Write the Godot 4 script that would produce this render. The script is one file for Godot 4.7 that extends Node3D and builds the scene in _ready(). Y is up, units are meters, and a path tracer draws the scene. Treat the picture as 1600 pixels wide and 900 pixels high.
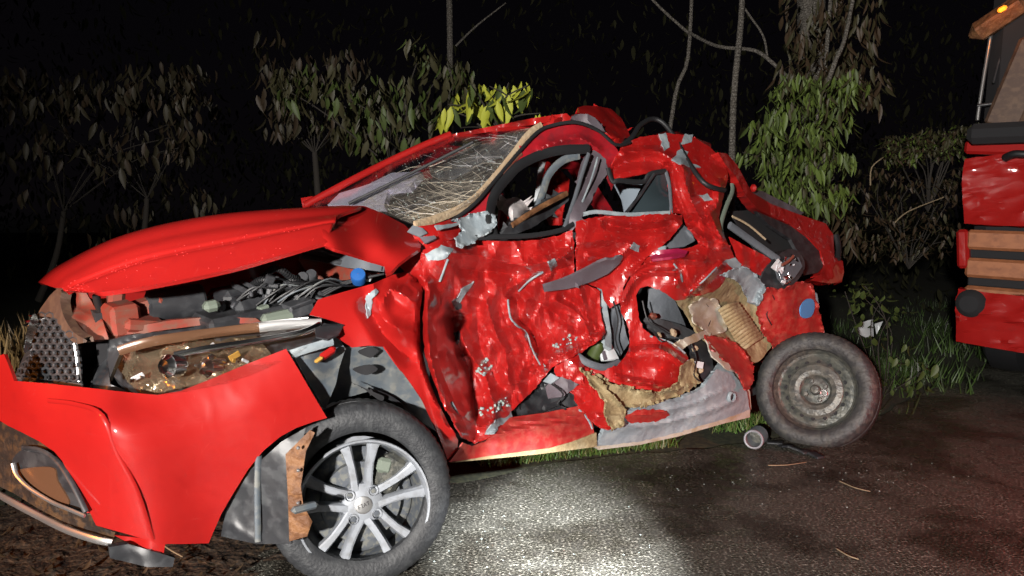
extends Node3D
# A wrecked red hatchback at a wet road edge at night, lit by a hand torch and a warm beacon.

const FPX := 1200.0
var eye := Vector3(0, 1.19, 0)
var cb := Basis(Vector3.RIGHT, -atan(107.0 / 1200.0))
# car axes: s runs from the front wheel to the tail, w from the near side to the far side
const F := Vector3(-0.474, 0, -2.45)
const U := Vector3(0.82, 0, -0.5724)
const W := Vector3(-0.5724, 0, -0.82)
var M := {}
var car: Node3D
var cell_a := FastNoiseLite.new()
var cell_b := FastNoiseLite.new()
var simp := FastNoiseLite.new()
var soft := FastNoiseLite.new()
var rng := RandomNumberGenerator.new()
var skin := []
var folds := []

# ---------------------------------------------------------------- places
func ray(px: float, py: float) -> Vector3:
	return cb * Vector3((px - 800.0) / FPX, -(py - 450.0) / FPX, -1.0)

func at(px: float, py: float, d: float) -> Vector3:
	return eye + ray(px, py) * d

func cw(px: float, py: float, w: float) -> Vector3:      # where a sight line meets the upright plane w metres into the car
	var r := ray(px, py)
	return eye + r * ((F + W * w - eye).dot(W) / r.dot(W))

func cs(s: float, y: float, w: float) -> Vector3:
	return F + U * s + W * w + Vector3(0, y, 0)

func ground(px: float, py: float, y := 0.0) -> Vector3:
	var r := ray(px, py)
	return eye + r * ((y - eye.y) / r.y)

func car_basis() -> Basis:
	return Basis(U, Vector3.UP, -W)

# ---------------------------------------------------------------- nodes
var taken := {}
func numbered(called: String) -> String:
	taken[called] = taken.get(called, -1) + 1
	return called if taken[called] == 0 else "%s_%03d" % [called, taken[called]]

func tag(o: Node, label := "", category := "", group := "", kind := ""):
	if label: o.set_meta("label", label)
	if category: o.set_meta("category", category)
	if group: o.set_meta("group", group)
	if kind: o.set_meta("kind", kind)
	return o

func thing(called: String, label: String, category: String, where := Vector3.ZERO, group := "") -> Node3D:
	var o := Node3D.new()
	o.name = numbered(called)
	add_child(o)
	o.position = where
	tag(o, label, category, group)
	return o

func put(called: String, m: Mesh, mat: Material, parent: Node = null, xf := Transform3D()) -> MeshInstance3D:
	var o := MeshInstance3D.new()
	var up: Node = parent if parent else self
	var n := called
	var k := 0
	while up.has_node(NodePath(n)):
		k += 1
		n = "%s_%03d" % [called, k]
	o.name = n
	o.mesh = m
	o.material_override = mat
	up.add_child(o, true)
	if parent and parent != self:
		var g := Transform3D()
		var q: Node = parent
		while q != self and q is Node3D:
			g = (q as Node3D).transform * g
			q = q.get_parent()
		o.transform = g.affine_inverse() * xf
	else:
		o.transform = xf
	return o

# ---------------------------------------------------------------- meshes
func hard(v: PackedVector3Array, t: PackedInt32Array, crease := 40.0) -> ArrayMesh:
	# corner normals: faces that meet at less than the crease angle are shaded as one
	var nf := t.size() / 3
	var fn := PackedVector3Array()
	fn.resize(nf)
	var around := []
	around.resize(v.size())
	for i in v.size():
		around[i] = PackedInt32Array()
	for i in nf:
		var a := v[t[i * 3]]
		fn[i] = (v[t[i * 3 + 2]] - a).cross(v[t[i * 3 + 1]] - a)
		for k in 3:
			around[t[i * 3 + k]].append(i)
	var un := PackedVector3Array()
	un.resize(nf)
	for i in nf:
		un[i] = fn[i].normalized()
	var lim := cos(deg_to_rad(crease))
	var pv := PackedVector3Array()
	var pn := PackedVector3Array()
	pv.resize(nf * 3)
	pn.resize(nf * 3)
	for i in nf:
		for k in 3:
			var id := t[i * 3 + k]
			var s := Vector3.ZERO
			for j in around[id]:
				if un[j].dot(un[i]) > lim:
					s += fn[j]
			pv[i * 3 + k] = v[id]
			pn[i * 3 + k] = s.normalized() if s.length_squared() > 0 else Vector3.UP
	var arr := []
	arr.resize(Mesh.ARRAY_MAX)
	arr[Mesh.ARRAY_VERTEX] = pv
	arr[Mesh.ARRAY_NORMAL] = pn
	var m := ArrayMesh.new()
	if nf > 0:
		m.add_surface_from_arrays(Mesh.PRIMITIVE_TRIANGLES, arr)
	return m

func thicken(v: PackedVector3Array, t: PackedInt32Array, thick: float, crease: float) -> ArrayMesh:
	# gives an open sheet a back and a rim
	var n := PackedVector3Array()
	n.resize(v.size())
	var edges := {}
	for i in range(0, t.size(), 3):
		var f := (v[t[i + 2]] - v[t[i]]).cross(v[t[i + 1]] - v[t[i]])
		for k in 3:
			n[t[i + k]] += f
			var a := t[i + k]
			var b := t[i + (k + 1) % 3]
			var key := Vector2i(b, a)
			if edges.has(key):
				edges.erase(key)
			else:
				edges[Vector2i(a, b)] = true
	var c := v.size()
	var vv := v.duplicate()
	var tt := t.duplicate()
	for i in c:
		vv.append(v[i] - n[i].normalized() * thick)
	for i in range(0, t.size(), 3):
		tt.append_array([t[i] + c, t[i + 2] + c, t[i + 1] + c])
	for e in edges:
		tt.append_array([e.y, e.x, e.x + c, e.y, e.x + c, e.y + c])
	return hard(vv, tt, crease)

func curve2(poly: PackedVector2Array, n := 3, closed := true) -> PackedVector2Array:
	var r := PackedVector2Array()
	var c := poly.size()
	for i in (c if closed else c - 1):
		var p0 := poly[(i - 1 + c) % c] if closed or i > 0 else poly[0]
		var p1 := poly[i]
		var p2 := poly[(i + 1) % c]
		var p3 := poly[(i + 2) % c] if closed or i < c - 2 else poly[c - 1]
		for k in n:
			r.append(p1.cubic_interpolate(p2, p0, p3, float(k) / n))
	if not closed:
		r.append(poly[c - 1])
	return r

func pts(a: Array) -> PackedVector2Array:
	var r := PackedVector2Array()
	for i in range(0, a.size(), 2):
		r.append(Vector2(a[i], a[i + 1]))
	return r

var plates := {}
func plate(ctl: Array) -> Dictionary:
	# a thin plate bent through the control spots
	var key := hash(ctl)
	if plates.has(key):
		return plates[key]
	var n := ctl.size() / 3
	var lo := 1e9
	var hi := -1e9
	for i in n:
		lo = minf(lo, ctl[i * 3 + 2])
		hi = maxf(hi, ctl[i * 3 + 2])
	var r := {"n": n, "lo": lo - 0.1 * (hi - lo), "hi": hi + 0.1 * (hi - lo), "ok": n >= 5}
	if n >= 5:
		var m := n + 3
		var a := []
		for i in m:
			var row := PackedFloat64Array()
			row.resize(m + 1)
			a.append(row)
		for i in n:
			var xi: float = ctl[i * 3] / 100.0
			var yi: float = ctl[i * 3 + 1] / 100.0
			for j in n:
				var dx: float = ctl[j * 3] / 100.0 - xi
				var dy: float = ctl[j * 3 + 1] / 100.0 - yi
				var d := dx * dx + dy * dy
				a[i][j] = d * log(d) if d > 1e-9 else 0.004
			a[i][n] = 1.0
			a[i][n + 1] = xi
			a[i][n + 2] = yi
			a[n][i] = 1.0
			a[n + 1][i] = xi
			a[n + 2][i] = yi
			a[i][m] = ctl[i * 3 + 2]
		for c in m:
			var best := c
			for q in range(c + 1, m):
				if absf(a[q][c]) > absf(a[best][c]):
					best = q
			var swap: PackedFloat64Array = a[c]
			a[c] = a[best]
			a[best] = swap
			if absf(a[c][c]) < 1e-9:
				r.ok = false
				break
			var pr: PackedFloat64Array = a[c]
			for q in range(c + 1, m):
				var row: PackedFloat64Array = a[q]
				var f := row[c] / pr[c]
				if f != 0.0:
					for k in range(c, m + 1):
						row[k] -= f * pr[k]
					a[q] = row
		if r.ok:
			var x := PackedFloat64Array()
			x.resize(m)
			for c in range(m - 1, -1, -1):
				var s: float = a[c][m]
				for k in range(c + 1, m):
					s -= a[c][k] * x[k]
				x[c] = s / a[c][c]
			r.x = x
			var px := PackedFloat64Array()
			var py := PackedFloat64Array()
			for i in n:
				px.append(ctl[i * 3] / 100.0)
				py.append(ctl[i * 3 + 1] / 100.0)
			r.px = px
			r.py = py
	plates[key] = r
	return r

func blend(ctl: Array, px: float, py: float) -> float:
	var r := plate(ctl)
	if r.ok:
		var x := px / 100.0
		var y := py / 100.0
		var wx: PackedFloat64Array = r.x
		var ax: PackedFloat64Array = r.px
		var ay: PackedFloat64Array = r.py
		var n: int = r.n
		var s := wx[n] + wx[n + 1] * x + wx[n + 2] * y
		for i in n:
			var dx := ax[i] - x
			var dy := ay[i] - y
			var d := dx * dx + dy * dy
			if d > 1e-9:
				s += wx[i] * d * log(d)
		return clampf(s, r.lo, r.hi)
	var sw := 0.0
	var s := 0.0
	for i in range(0, ctl.size(), 3):
		var dx: float = ctl[i] - px
		var dy: float = ctl[i + 1] - py
		var q := dx * dx + dy * dy + 120.0
		q = 1.0 / (q * sqrt(q))
		sw += q
		s += q * ctl[i + 2]
	return s / sw

func crum(p: Vector3) -> float:
	var q := Vector3(p.x * 1.25, p.y * 0.8, p.z * 1.25)
	var ridge := 1.0 - absf(soft.get_noise_3dv(q * 42.0)) * 2.4
	var ridge2 := 1.0 - absf(soft.get_noise_3dv(q * 90.0 + Vector3(7, 3, 1))) * 2.4
	return 0.5 * cell_a.get_noise_3dv(q) + 0.22 * cell_b.get_noise_3dv(q) + 0.26 * maxf(ridge, -0.4) * absf(ridge) + 0.09 * maxf(ridge2, -0.3)

func fold_at(px: float, py: float) -> float:
	var h := 0.0
	var q := Vector2(px, py)
	for f in folds:
		if not (f.box as Rect2).has_point(q):
			continue
		var best := 1e9
		var side := 1.0
		var line: PackedVector2Array = f.line
		for i in line.size() - 1:
			var c := Geometry2D.get_closest_point_to_segment(q, line[i], line[i + 1])
			var d := c.distance_to(q)
			if d < best:
				best = d
				side = signf((line[i + 1] - line[i]).cross(q - line[i]))
		if best < f.width:
			var k := 1.0 - best / float(f.width)
			if f.step:
				h += f.amp * side * k * k
			else:
				h += f.amp * pow(k, 1.4)
	return h

# crushed metal: flat facets that meet in sharp creases, coarse ones broken up by finer ones; kept on a fine raster over the car's side
const FX := 600.0
const FY := 180.0
const FW := 370
const FH := 270
const FSTEP := 2.0
var facets := PackedFloat32Array()

func fold_paper(spacing: float, amp: float, sx: float, sy: float, sd: int):
	var r := RandomNumberGenerator.new()
	r.seed = sd
	var p := PackedVector2Array()
	var q := PackedVector2Array()
	var h := PackedFloat32Array()
	var y := FY - spacing
	while y < FY + FH * FSTEP + spacing * sy:
		var x := FX - spacing
		while x < FX + FW * FSTEP + spacing * sx:
			var v := Vector2(x + r.randf_range(-.45, .45) * spacing * sx, y + r.randf_range(-.45, .45) * spacing * sy)
			p.append(v)
			q.append(Vector2(v.x / sx + v.y * .12, v.y / sy - v.x * .1))
			h.append(r.randf_range(-1, 1))
			x += spacing * sx
		y += spacing * sy
	var t := Geometry2D.triangulate_delaunay(q)
	for k in range(0, t.size(), 3):
		var a := p[t[k]]
		var b := p[t[k + 1]]
		var c := p[t[k + 2]]
		var den := (b - a).cross(c - a)
		if absf(den) < 0.001:
			continue
		var x0 := maxi(0, int((minf(a.x, minf(b.x, c.x)) - FX) / FSTEP))
		var x1 := mini(FW - 1, int((maxf(a.x, maxf(b.x, c.x)) - FX) / FSTEP) + 1)
		var y0 := maxi(0, int((minf(a.y, minf(b.y, c.y)) - FY) / FSTEP))
		var y1 := mini(FH - 1, int((maxf(a.y, maxf(b.y, c.y)) - FY) / FSTEP) + 1)
		for j in range(y0, y1 + 1):
			for i in range(x0, x1 + 1):
				var o := Vector2(FX + i * FSTEP, FY + j * FSTEP)
				var wb := (o - a).cross(c - a) / den
				var wc := (b - a).cross(o - a) / den
				if wb >= -1e-4 and wc >= -1e-4 and wb + wc <= 1.0001:
					_layer[j * FW + i] = amp * (h[t[k]] * (1.0 - wb - wc) + h[t[k + 1]] * wb + h[t[k + 2]] * wc)

var _layer := PackedFloat32Array()
func crush():
	facets.resize(FW * FH)
	for k in [[58.0, .5, .7, 1.3, 31], [30.0, .78, .7, 1.4, 32], [14.0, .3, .8, 1.25, 33], [7.0, .09, .9, 1.1, 34]]:
		_layer.resize(FW * FH)
		_layer.fill(0.0)
		fold_paper(k[0], k[1], k[2], k[3], k[4])
		for j in FH:
			for i in FW:
				var calm := 1.0
				var deep := clampf(1.35 - Vector2((FX + i * FSTEP - 850.0) / 230.0, (FY + j * FSTEP - 535.0) / 125.0).length(), 0.3, 1.0)
				if k[0] < 50.0:      # some stretches stay smooth
					calm = smoothstep(-0.35, 0.25, soft.get_noise_2d(i * FSTEP * .09, j * FSTEP * .09 + k[0]))
				facets[j * FW + i] += _layer[j * FW + i] * calm * (deep if k[0] < 50.0 else 1.0)

func facet_at(px: float, py: float) -> float:
	var x := clampf((px - FX) / FSTEP, 0.0, FW - 1.001)
	var y := clampf((py - FY) / FSTEP, 0.0, FH - 1.001)
	var i := int(x)
	var j := int(y)
	var k := j * FW + i
	return lerpf(lerpf(facets[k], facets[k + 1], x - i), lerpf(facets[k + FW], facets[k + FW + 1], x - i), y - j)

func side_amp(px: float, py: float) -> float:
	return 0.07 if px < 898.0 and px > 660.0 and py > 374.0 and py < 690.0 else 0.032

func skin_w(px: float, py: float) -> float:      # where the crushed side really lies
	var w := blend(skin, px, py)
	return w - side_amp(px, py) * facet_at(px, py) - fold_at(px, py)

func fold(amp: float, width: float, line: Array, step := false):
	amp *= 1.35
	var l := curve2(pts(line), 3, false)
	var b := Rect2(l[0], Vector2.ZERO)
	for p in l:
		b = b.expand(p)
	folds.append({"amp": amp, "width": width, "line": l, "step": step, "box": b.grow(width)})

func grid_poly(poly: PackedVector2Array, cell: float) -> Array:
	# fills an outline with a fine grid clipped to it: [points, clockwise triangles]
	var b := Rect2(poly[0], Vector2.ZERO)
	for p in poly:
		b = b.expand(p)
	var nx := int(ceil(b.size.x / cell)) + 1
	var ny := int(ceil(b.size.y / cell)) + 1
	var edge := {}
	for i in poly.size():
		var p := poly[i]
		var q := poly[(i + 1) % poly.size()]
		var n := int(p.distance_to(q) / (cell * 0.2)) + 1
		for k in n + 1:
			var r := (p.lerp(q, float(k) / n) - b.position) / cell
			edge[Vector2i(int(floor(r.x)), int(floor(r.y)))] = true
	var ids := {}
	var v := PackedVector2Array()
	var t := PackedInt32Array()
	for j in ny:
		for i in nx:
			var o := b.position + Vector2(i, j) * cell
			var sq := PackedVector2Array([o, o + Vector2(cell, 0), o + Vector2(cell, cell), o + Vector2(0, cell)])
			var bits := []
			if edge.has(Vector2i(i, j)):
				bits = Geometry2D.intersect_polygons(sq, poly)
			elif Geometry2D.is_point_in_polygon(o + Vector2(cell, cell) * 0.5, poly):
				bits = [sq]
			for bit: PackedVector2Array in bits:
				var id := PackedInt32Array()
				for p in bit:
					var key := Vector2i(roundi(p.x * 16), roundi(p.y * 16))
					if not ids.has(key):
						ids[key] = v.size()
						v.append(p)
					id.append(ids[key])
				var tri := PackedInt32Array([0, 1, 2, 0, 2, 3]) if bit.size() == 4 and bits.size() == 1 and not edge.has(Vector2i(i, j)) else Geometry2D.triangulate_polygon(bit)
				for k in range(0, tri.size(), 3):
					var a := id[tri[k]]
					var c := id[tri[k + 1]]
					var d := id[tri[k + 2]]
					if a == c or c == d or a == d:
						continue
					if (v[c] - v[a]).cross(v[d] - v[a]) < 0:   # y runs down: make all the same way round
						t.append_array([a, d, c])
					else:
						t.append_array([a, c, d])
	return [v, t]

func sheet(called: String, mat: Material, outline: Array, o := {}) -> MeshInstance3D:
	# a sheet of metal, plastic or glass standing in the car's near side
	var poly := pts(outline)
	if o.get("curve", false):
		poly = curve2(poly, 4)
	var tear: float = o.get("tear", 0.0)
	if tear > 0:
		var fine := PackedVector2Array()
		for i in poly.size():
			var p := poly[i]
			var q := poly[(i + 1) % poly.size()]
			var n := maxi(1, int(p.distance_to(q) / 5.0))
			for k in n:
				var r := p.lerp(q, float(k) / n)
				r += Vector2(simp.get_noise_2d(r.x * 1.1, r.y * 1.1), simp.get_noise_2d(r.y * 1.1 + 90.0, r.x * 1.1)) * tear
				fine.append(r)
		poly = fine
	var g := grid_poly(poly, o.get("cell", 5.0))
	var src: PackedVector2Array = g[0]
	var ctl: Array = o.get("ctl", skin)
	var off: float = o.get("off", 0.0)
	var amp: float = o.get("amp", 0.0)
	var curl: float = o.get("curl", 0.0)
	var use_folds: bool = not o.has("ctl") or o.get("folds", false)
	var v := PackedVector3Array()
	v.resize(src.size())
	for i in src.size():
		var p := src[i]
		var w := blend(ctl, p.x, p.y) + off
		if amp != 0.0:
			w -= amp * (facet_at(p.x, p.y) if use_folds else crum(cw(p.x, p.y, w - off)))
		if use_folds:
			w -= fold_at(p.x, p.y)
		if curl != 0.0:
			var near := 1e9
			for k in poly.size():
				near = minf(near, Geometry2D.get_closest_point_to_segment(p, poly[k], poly[(k + 1) % poly.size()]).distance_squared_to(p))
			near = 1.0 - minf(1.0, sqrt(near) / 11.0)
			w -= curl * near * near * (0.45 + 1.3 * simp.get_noise_2d(p.x * .5 + 40.0, p.y * .5))
		v[i] = cw(p.x, p.y, w)
	var m := thicken(v, g[1], o.get("thick", 0.006), o.get("crease", 38.0))
	return put(called, m, mat, o.get("parent", car))

func cat(a: Vector3, b: Vector3, c: Vector3, d: Vector3, t: float) -> Vector3:
	return b.cubic_interpolate(c, a, d, t)

func patch(called: String, mat: Material, rows: Array, n := 8, o := {}) -> MeshInstance3D:
	# a smooth sheet through a grid of points
	var nr := rows.size()
	var nc: int = rows[0].size()
	var out := []
	for r in nr:
		var line := PackedVector3Array()
		for c in nc - 1:
			for k in n:
				line.append(cat(rows[r][maxi(c - 1, 0)], rows[r][c], rows[r][c + 1], rows[r][mini(c + 2, nc - 1)], float(k) / n))
		line.append(rows[r][nc - 1])
		out.append(line)
	var w: int = out[0].size()
	var v := PackedVector3Array()
	for r in nr - 1:
		for k in (n if r < nr - 2 else n + 1):
			for c in w:
				v.append(cat(out[maxi(r - 1, 0)][c], out[r][c], out[r + 1][c], out[mini(r + 2, nr - 1)][c], float(k) / n))
	var h := v.size() / w
	var t := PackedInt32Array()
	var flip: bool = o.get("flip", false)
	for j in h - 1:
		for i in w - 1:
			var a := j * w + i
			if flip:
				t.append_array([a, a + w, a + 1, a + 1, a + w, a + w + 1])
			else:
				t.append_array([a, a + 1, a + w, a + 1, a + w + 1, a + w])
	var amp: float = o.get("amp", 0.0)
	if amp != 0.0:
		var nn := PackedVector3Array()
		nn.resize(v.size())
		for i in range(0, t.size(), 3):
			var f := (v[t[i + 2]] - v[t[i]]).cross(v[t[i + 1]] - v[t[i]])
			for k in 3:
				nn[t[i + k]] += f
		for i in v.size():
			v[i] += nn[i].normalized() * amp * crum(v[i])
	if o.get("open", false):
		return put(called, hard(v, t, 60), mat, o.get("parent", car))
	return put(called, thicken(v, t, o.get("thick", 0.006), o.get("crease", 38.0)), mat, o.get("parent", car))

func tube_into(v: PackedVector3Array, t: PackedInt32Array, line: PackedVector3Array, r0: float, r1: float, sides := 6, flat := 1.0, face := Vector3.ZERO):
	var base := v.size()
	var n := line.size()
	var prev := Vector3(0.3, 1, 0.2).normalized()
	for i in n:
		var d := (line[mini(i + 1, n - 1)] - line[maxi(i - 1, 0)]).normalized()
		var a := prev - d * prev.dot(d)
		if face != Vector3.ZERO:
			a = face - d * face.dot(d)
		if a.length() < 0.01:
			a = d.cross(Vector3(0.5, 0.2, 0.8))
		a = a.normalized()
		prev = a
		var b := d.cross(a)
		var r := lerpf(r0, r1, float(i) / maxi(n - 1, 1))
		for k in sides:
			var q := TAU * (k + 0.5) / sides
			v.append(line[i] + a * cos(q) * r * flat + b * sin(q) * r)
	for i in n - 1:
		for k in sides:
			var a0 := base + i * sides + k
			var a1 := base + i * sides + (k + 1) % sides
			t.append_array([a0, a0 + sides, a1, a1, a0 + sides, a1 + sides])
	for k in range(1, sides - 1):
		t.append_array([base, base + k, base + k + 1])
		var e := base + (n - 1) * sides
		t.append_array([e, e + k + 1, e + k])

func smooth3(a: Array, n := 4) -> PackedVector3Array:
	var r := PackedVector3Array()
	for i in a.size() - 1:
		for k in n:
			r.append(cat(a[maxi(i - 1, 0)], a[i], a[i + 1], a[mini(i + 2, a.size() - 1)], float(k) / n))
	r.append(a[-1])
	return r

func tube(called: String, mat: Material, line: Array, r0: float, r1: float, parent: Node = null, sides := 8, flat := 1.0, face := Vector3.ZERO) -> MeshInstance3D:
	var v := PackedVector3Array()
	var t := PackedInt32Array()
	tube_into(v, t, smooth3(line), r0, r1, sides, flat, face)
	return put(called, hard(v, t, 50), mat, parent if parent else car)

func strip(called: String, mat: Material, a: Array, r: float, flat := 0.4, parent: Node = null) -> MeshInstance3D:
	# a flattened bar along [px, py, w, ...] on the near side; flat is its thickness through the car's side
	var line := []
	for i in range(0, a.size(), 3):
		line.append(cw(a[i], a[i + 1], a[i + 2]))
	return tube(called, mat, line, r, r, parent, 8, flat, W)

func box(size: Vector3, bevel := 0.01) -> ArrayMesh:
	var h := size * 0.5
	bevel = minf(bevel, minf(h.x, minf(h.y, h.z)) * 0.9)
	var v := PackedVector3Array()
	var t := PackedInt32Array()
	var id := {}
	for ax in 3:
		for sx in [-1, 1]:
			for sy in [-1, 1]:
				for sz in [-1, 1]:
					var s := Vector3(sx, sy, sz)
					var p := s * (h - Vector3.ONE * bevel)
					p[ax] = s[ax] * h[ax]
					id[[ax, sx, sy, sz]] = v.size()
					v.append(p)
	var tri := func(a: int, b: int, c: int):
		var f := (v[c] - v[a]).cross(v[b] - v[a])
		if f.dot(v[a] + v[b] + v[c]) < 0:
			t.append_array([a, c, b])
		else:
			t.append_array([a, b, c])
	var quad := func(a: int, b: int, c: int, d: int):
		tri.call(a, b, c)
		tri.call(a, c, d)
	for ax in 3:
		for s in [-1, 1]:
			var k := []
			for q in [[-1, -1], [1, -1], [1, 1], [-1, 1]]:
				var e := [0, 0, 0]
				e[ax] = s
				e[(ax + 1) % 3] = q[0]
				e[(ax + 2) % 3] = q[1]
				k.append(id[[ax] + e])
			quad.call(k[0], k[1], k[2], k[3])
		var b := (ax + 1) % 3
		var c := (ax + 2) % 3
		for sb in [-1, 1]:
			for sc in [-1, 1]:
				var e0 := [0, 0, 0]
				e0[ax] = -1
				e0[b] = sb
				e0[c] = sc
				var e1 := e0.duplicate()
				e1[ax] = 1
				quad.call(id[[b] + e0], id[[b] + e1], id[[c] + e1], id[[c] + e0])
	for sx in [-1, 1]:
		for sy in [-1, 1]:
			for sz in [-1, 1]:
				tri.call(id[[0, sx, sy, sz]], id[[1, sx, sy, sz]], id[[2, sx, sy, sz]])
	return hard(v, t, 20)

func lathe_into(v: PackedVector3Array, t: PackedInt32Array, prof: Array, seg: int, xf := Transform3D(), warp = null):
	# turned about +Z; profile pairs (radius, z)
	var base := v.size()
	var n := prof.size() / 2
	for i in seg:
		var a := TAU * i / seg
		for k in n:
			var p := Vector3(cos(a) * prof[k * 2], sin(a) * prof[k * 2], prof[k * 2 + 1])
			if warp != null:
				p = warp.call(p, a, k)
			v.append(xf * p)
	for i in seg:
		for k in n - 1:
			var a := base + i * n + k
			var b := base + ((i + 1) % seg) * n + k
			t.append_array([a, b, a + 1, b, b + 1, a + 1])

func lathe(prof: Array, seg := 40, crease := 35.0, warp = null) -> ArrayMesh:
	var v := PackedVector3Array()
	var t := PackedInt32Array()
	lathe_into(v, t, prof, seg, Transform3D(), warp)
	return hard(v, t, crease)

func facing(n: Vector3, spin := 0.0) -> Basis:
	# +Z points along n, +Y stays as upright as it can
	var z := n.normalized()
	var x := Vector3.UP.cross(z).normalized()
	return Basis(x, z.cross(x), z) * Basis(Vector3.BACK, spin)

func slab(called: String, mat: Material, outline: Array, w: float, thick: float, parent: Node = null) -> MeshInstance3D:
	# an upright board: outline in (s, y), set w metres into the car
	var poly := pts(outline)
	var tri := Geometry2D.triangulate_polygon(poly)
	var v := PackedVector3Array()
	for p in poly:
		v.append(cs(p.x, p.y, w))
	var t := PackedInt32Array()
	for k in range(0, tri.size(), 3):
		var f := (v[tri[k + 2]] - v[tri[k]]).cross(v[tri[k + 1]] - v[tri[k]])
		if f.dot(W) > 0:
			t.append_array([tri[k], tri[k + 2], tri[k + 1]])
		else:
			t.append_array([tri[k], tri[k + 1], tri[k + 2]])
	return put(called, thicken(v, t, thick, 20), mat, parent if parent else car)

func lump(called: String, mat: Material, px: float, py: float, w: float, size: Vector3, tilt := Vector3.ZERO, parent: Node = null, bevel := 0.012) -> MeshInstance3D:
	return put(called, box(size, bevel), mat, parent if parent else car, Transform3D(car_basis() * Basis.from_euler(tilt), cw(px, py, w)))

# ---------------------------------------------------------------- materials
func noise_tex(freq: float, ramp: Array, size := 512, type := FastNoiseLite.TYPE_SIMPLEX_SMOOTH, octaves := 4, sd := 1, normal := false, bump := 4.0) -> NoiseTexture2D:
	var n := FastNoiseLite.new()
	n.noise_type = type
	n.frequency = freq
	n.fractal_octaves = octaves
	n.seed = sd
	var t := NoiseTexture2D.new()
	t.width = size
	t.height = size
	t.seamless = true
	t.noise = n
	if normal:
		t.as_normal_map = true
		t.bump_strength = bump
	elif ramp:
		var g := Gradient.new()
		var off := PackedFloat32Array()
		var col := PackedColorArray()
		for i in range(0, ramp.size(), 2):
			off.append(ramp[i])
			col.append(ramp[i + 1])
		g.offsets = off
		g.colors = col
		t.color_ramp = g
	return t

func lin(r: float, g: float, b: float) -> Color:
	return Color(r, g, b).linear_to_srgb()

func mat(called: String, c: Color, rough := 0.6, metal := 0.0, tex: Texture2D = null, scale := 2.0) -> StandardMaterial3D:
	var m := StandardMaterial3D.new()
	m.resource_name = called
	m.albedo_color = c
	m.roughness = rough
	m.metallic = metal
	if tex:
		m.albedo_texture = tex
		m.uv1_triplanar = true
		m.uv1_world_triplanar = true
		m.uv1_scale = Vector3.ONE * scale
	M[called] = m
	return m

func relief(m: StandardMaterial3D, tex: Texture2D, cm: float):
	m.heightmap_enabled = true
	m.heightmap_texture = tex
	m.heightmap_scale = cm
	m.uv1_triplanar = true
	m.uv1_world_triplanar = true

func scuffs(size: int, base: Color, marks: Array, sd: int, blotch: Array = []) -> ImageTexture:
	# paint with scratches that run in all directions and dried dirt
	var r := RandomNumberGenerator.new()
	r.seed = sd
	var n := FastNoiseLite.new()
	n.seed = sd
	n.frequency = 0.012
	n.fractal_octaves = 5
	var im := Image.create(size, size, false, Image.FORMAT_RGBA8)
	im.fill(base)
	if blotch:
		for y in size:
			for x in size:
				var fx := absf(2.0 * x / size - 1.0)
				var q: float = lerpf(n.get_noise_2d(x, y), n.get_noise_2d(x + size, y), fx * fx * 0.5)
				var k := clampf((q - float(blotch[1])) * 4.0, 0.0, 1.0) * float(blotch[2])
				if k > 0.0:
					im.set_pixel(x, y, base.lerp(blotch[0], k))
	for mk in marks:
		for i in int(mk[1]):
			var p := Vector2(r.randf() * size, r.randf() * size)
			var a := r.randf() * TAU
			var l := r.randf_range(4, mk[2])
			var bend := r.randf_range(-0.03, 0.03)
			var str := r.randf_range(0.2, 1.0) * float(mk[3])
			for k in int(l):
				a += bend
				p += Vector2(cos(a), sin(a))
				for wide in (2 if mk.size() > 4 and r.randf() < .8 else 1):
					var x := posmod(int(p.x) + wide, size)
					var y := posmod(int(p.y), size)
					im.set_pixel(x, y, im.get_pixel(x, y).lerp(mk[0], str * (1.0 - absf(2.0 * k / l - 1.0))))
	return ImageTexture.create_from_image(im)

func crazing() -> ImageTexture:
	# laminated glass, crazed into small cells with longer cracks through them
	var a := FastNoiseLite.new()
	a.noise_type = FastNoiseLite.TYPE_CELLULAR
	a.cellular_return_type = FastNoiseLite.RETURN_DISTANCE2_SUB
	a.fractal_type = FastNoiseLite.FRACTAL_NONE
	a.frequency = 0.03
	a.domain_warp_enabled = true
	a.domain_warp_amplitude = 14.0
	a.domain_warp_frequency = 0.02
	var r := RandomNumberGenerator.new()
	r.seed = 51
	var im := Image.create(640, 640, false, Image.FORMAT_RGBA8)
	for y in 640:
		for x in 640:
			var big := 1.0 - smoothstep(0.0, 0.13, a.get_noise_2d(x, y * 2.2) + 1.0)
			var small := 1.0 - smoothstep(0.0, 0.2, a.get_noise_2d(x * 2.6 + 900.0, y * 3.4) + 1.0)
			var k := clampf(big * .9 + small * .3 - .1, 0, 1)
			im.set_pixel(x, y, Color(.78, .74, .68, .02 + .42 * k * k))
	for i in 80:
		var q := Vector2(r.randf() * 640, r.randf() * 640)
		var g := r.randfn(0.3, .35)
		var n := r.randi_range(40, 240)
		for k in n:
			q += Vector2(cos(g), sin(g))
			g += r.randf_range(-.09, .09)
			for w in 2:
				im.set_pixel(posmod(int(q.x), 640), posmod(int(q.y) + w, 640), Color(.9, .86, .78, .8))
	return ImageTexture.create_from_image(im)

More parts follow.
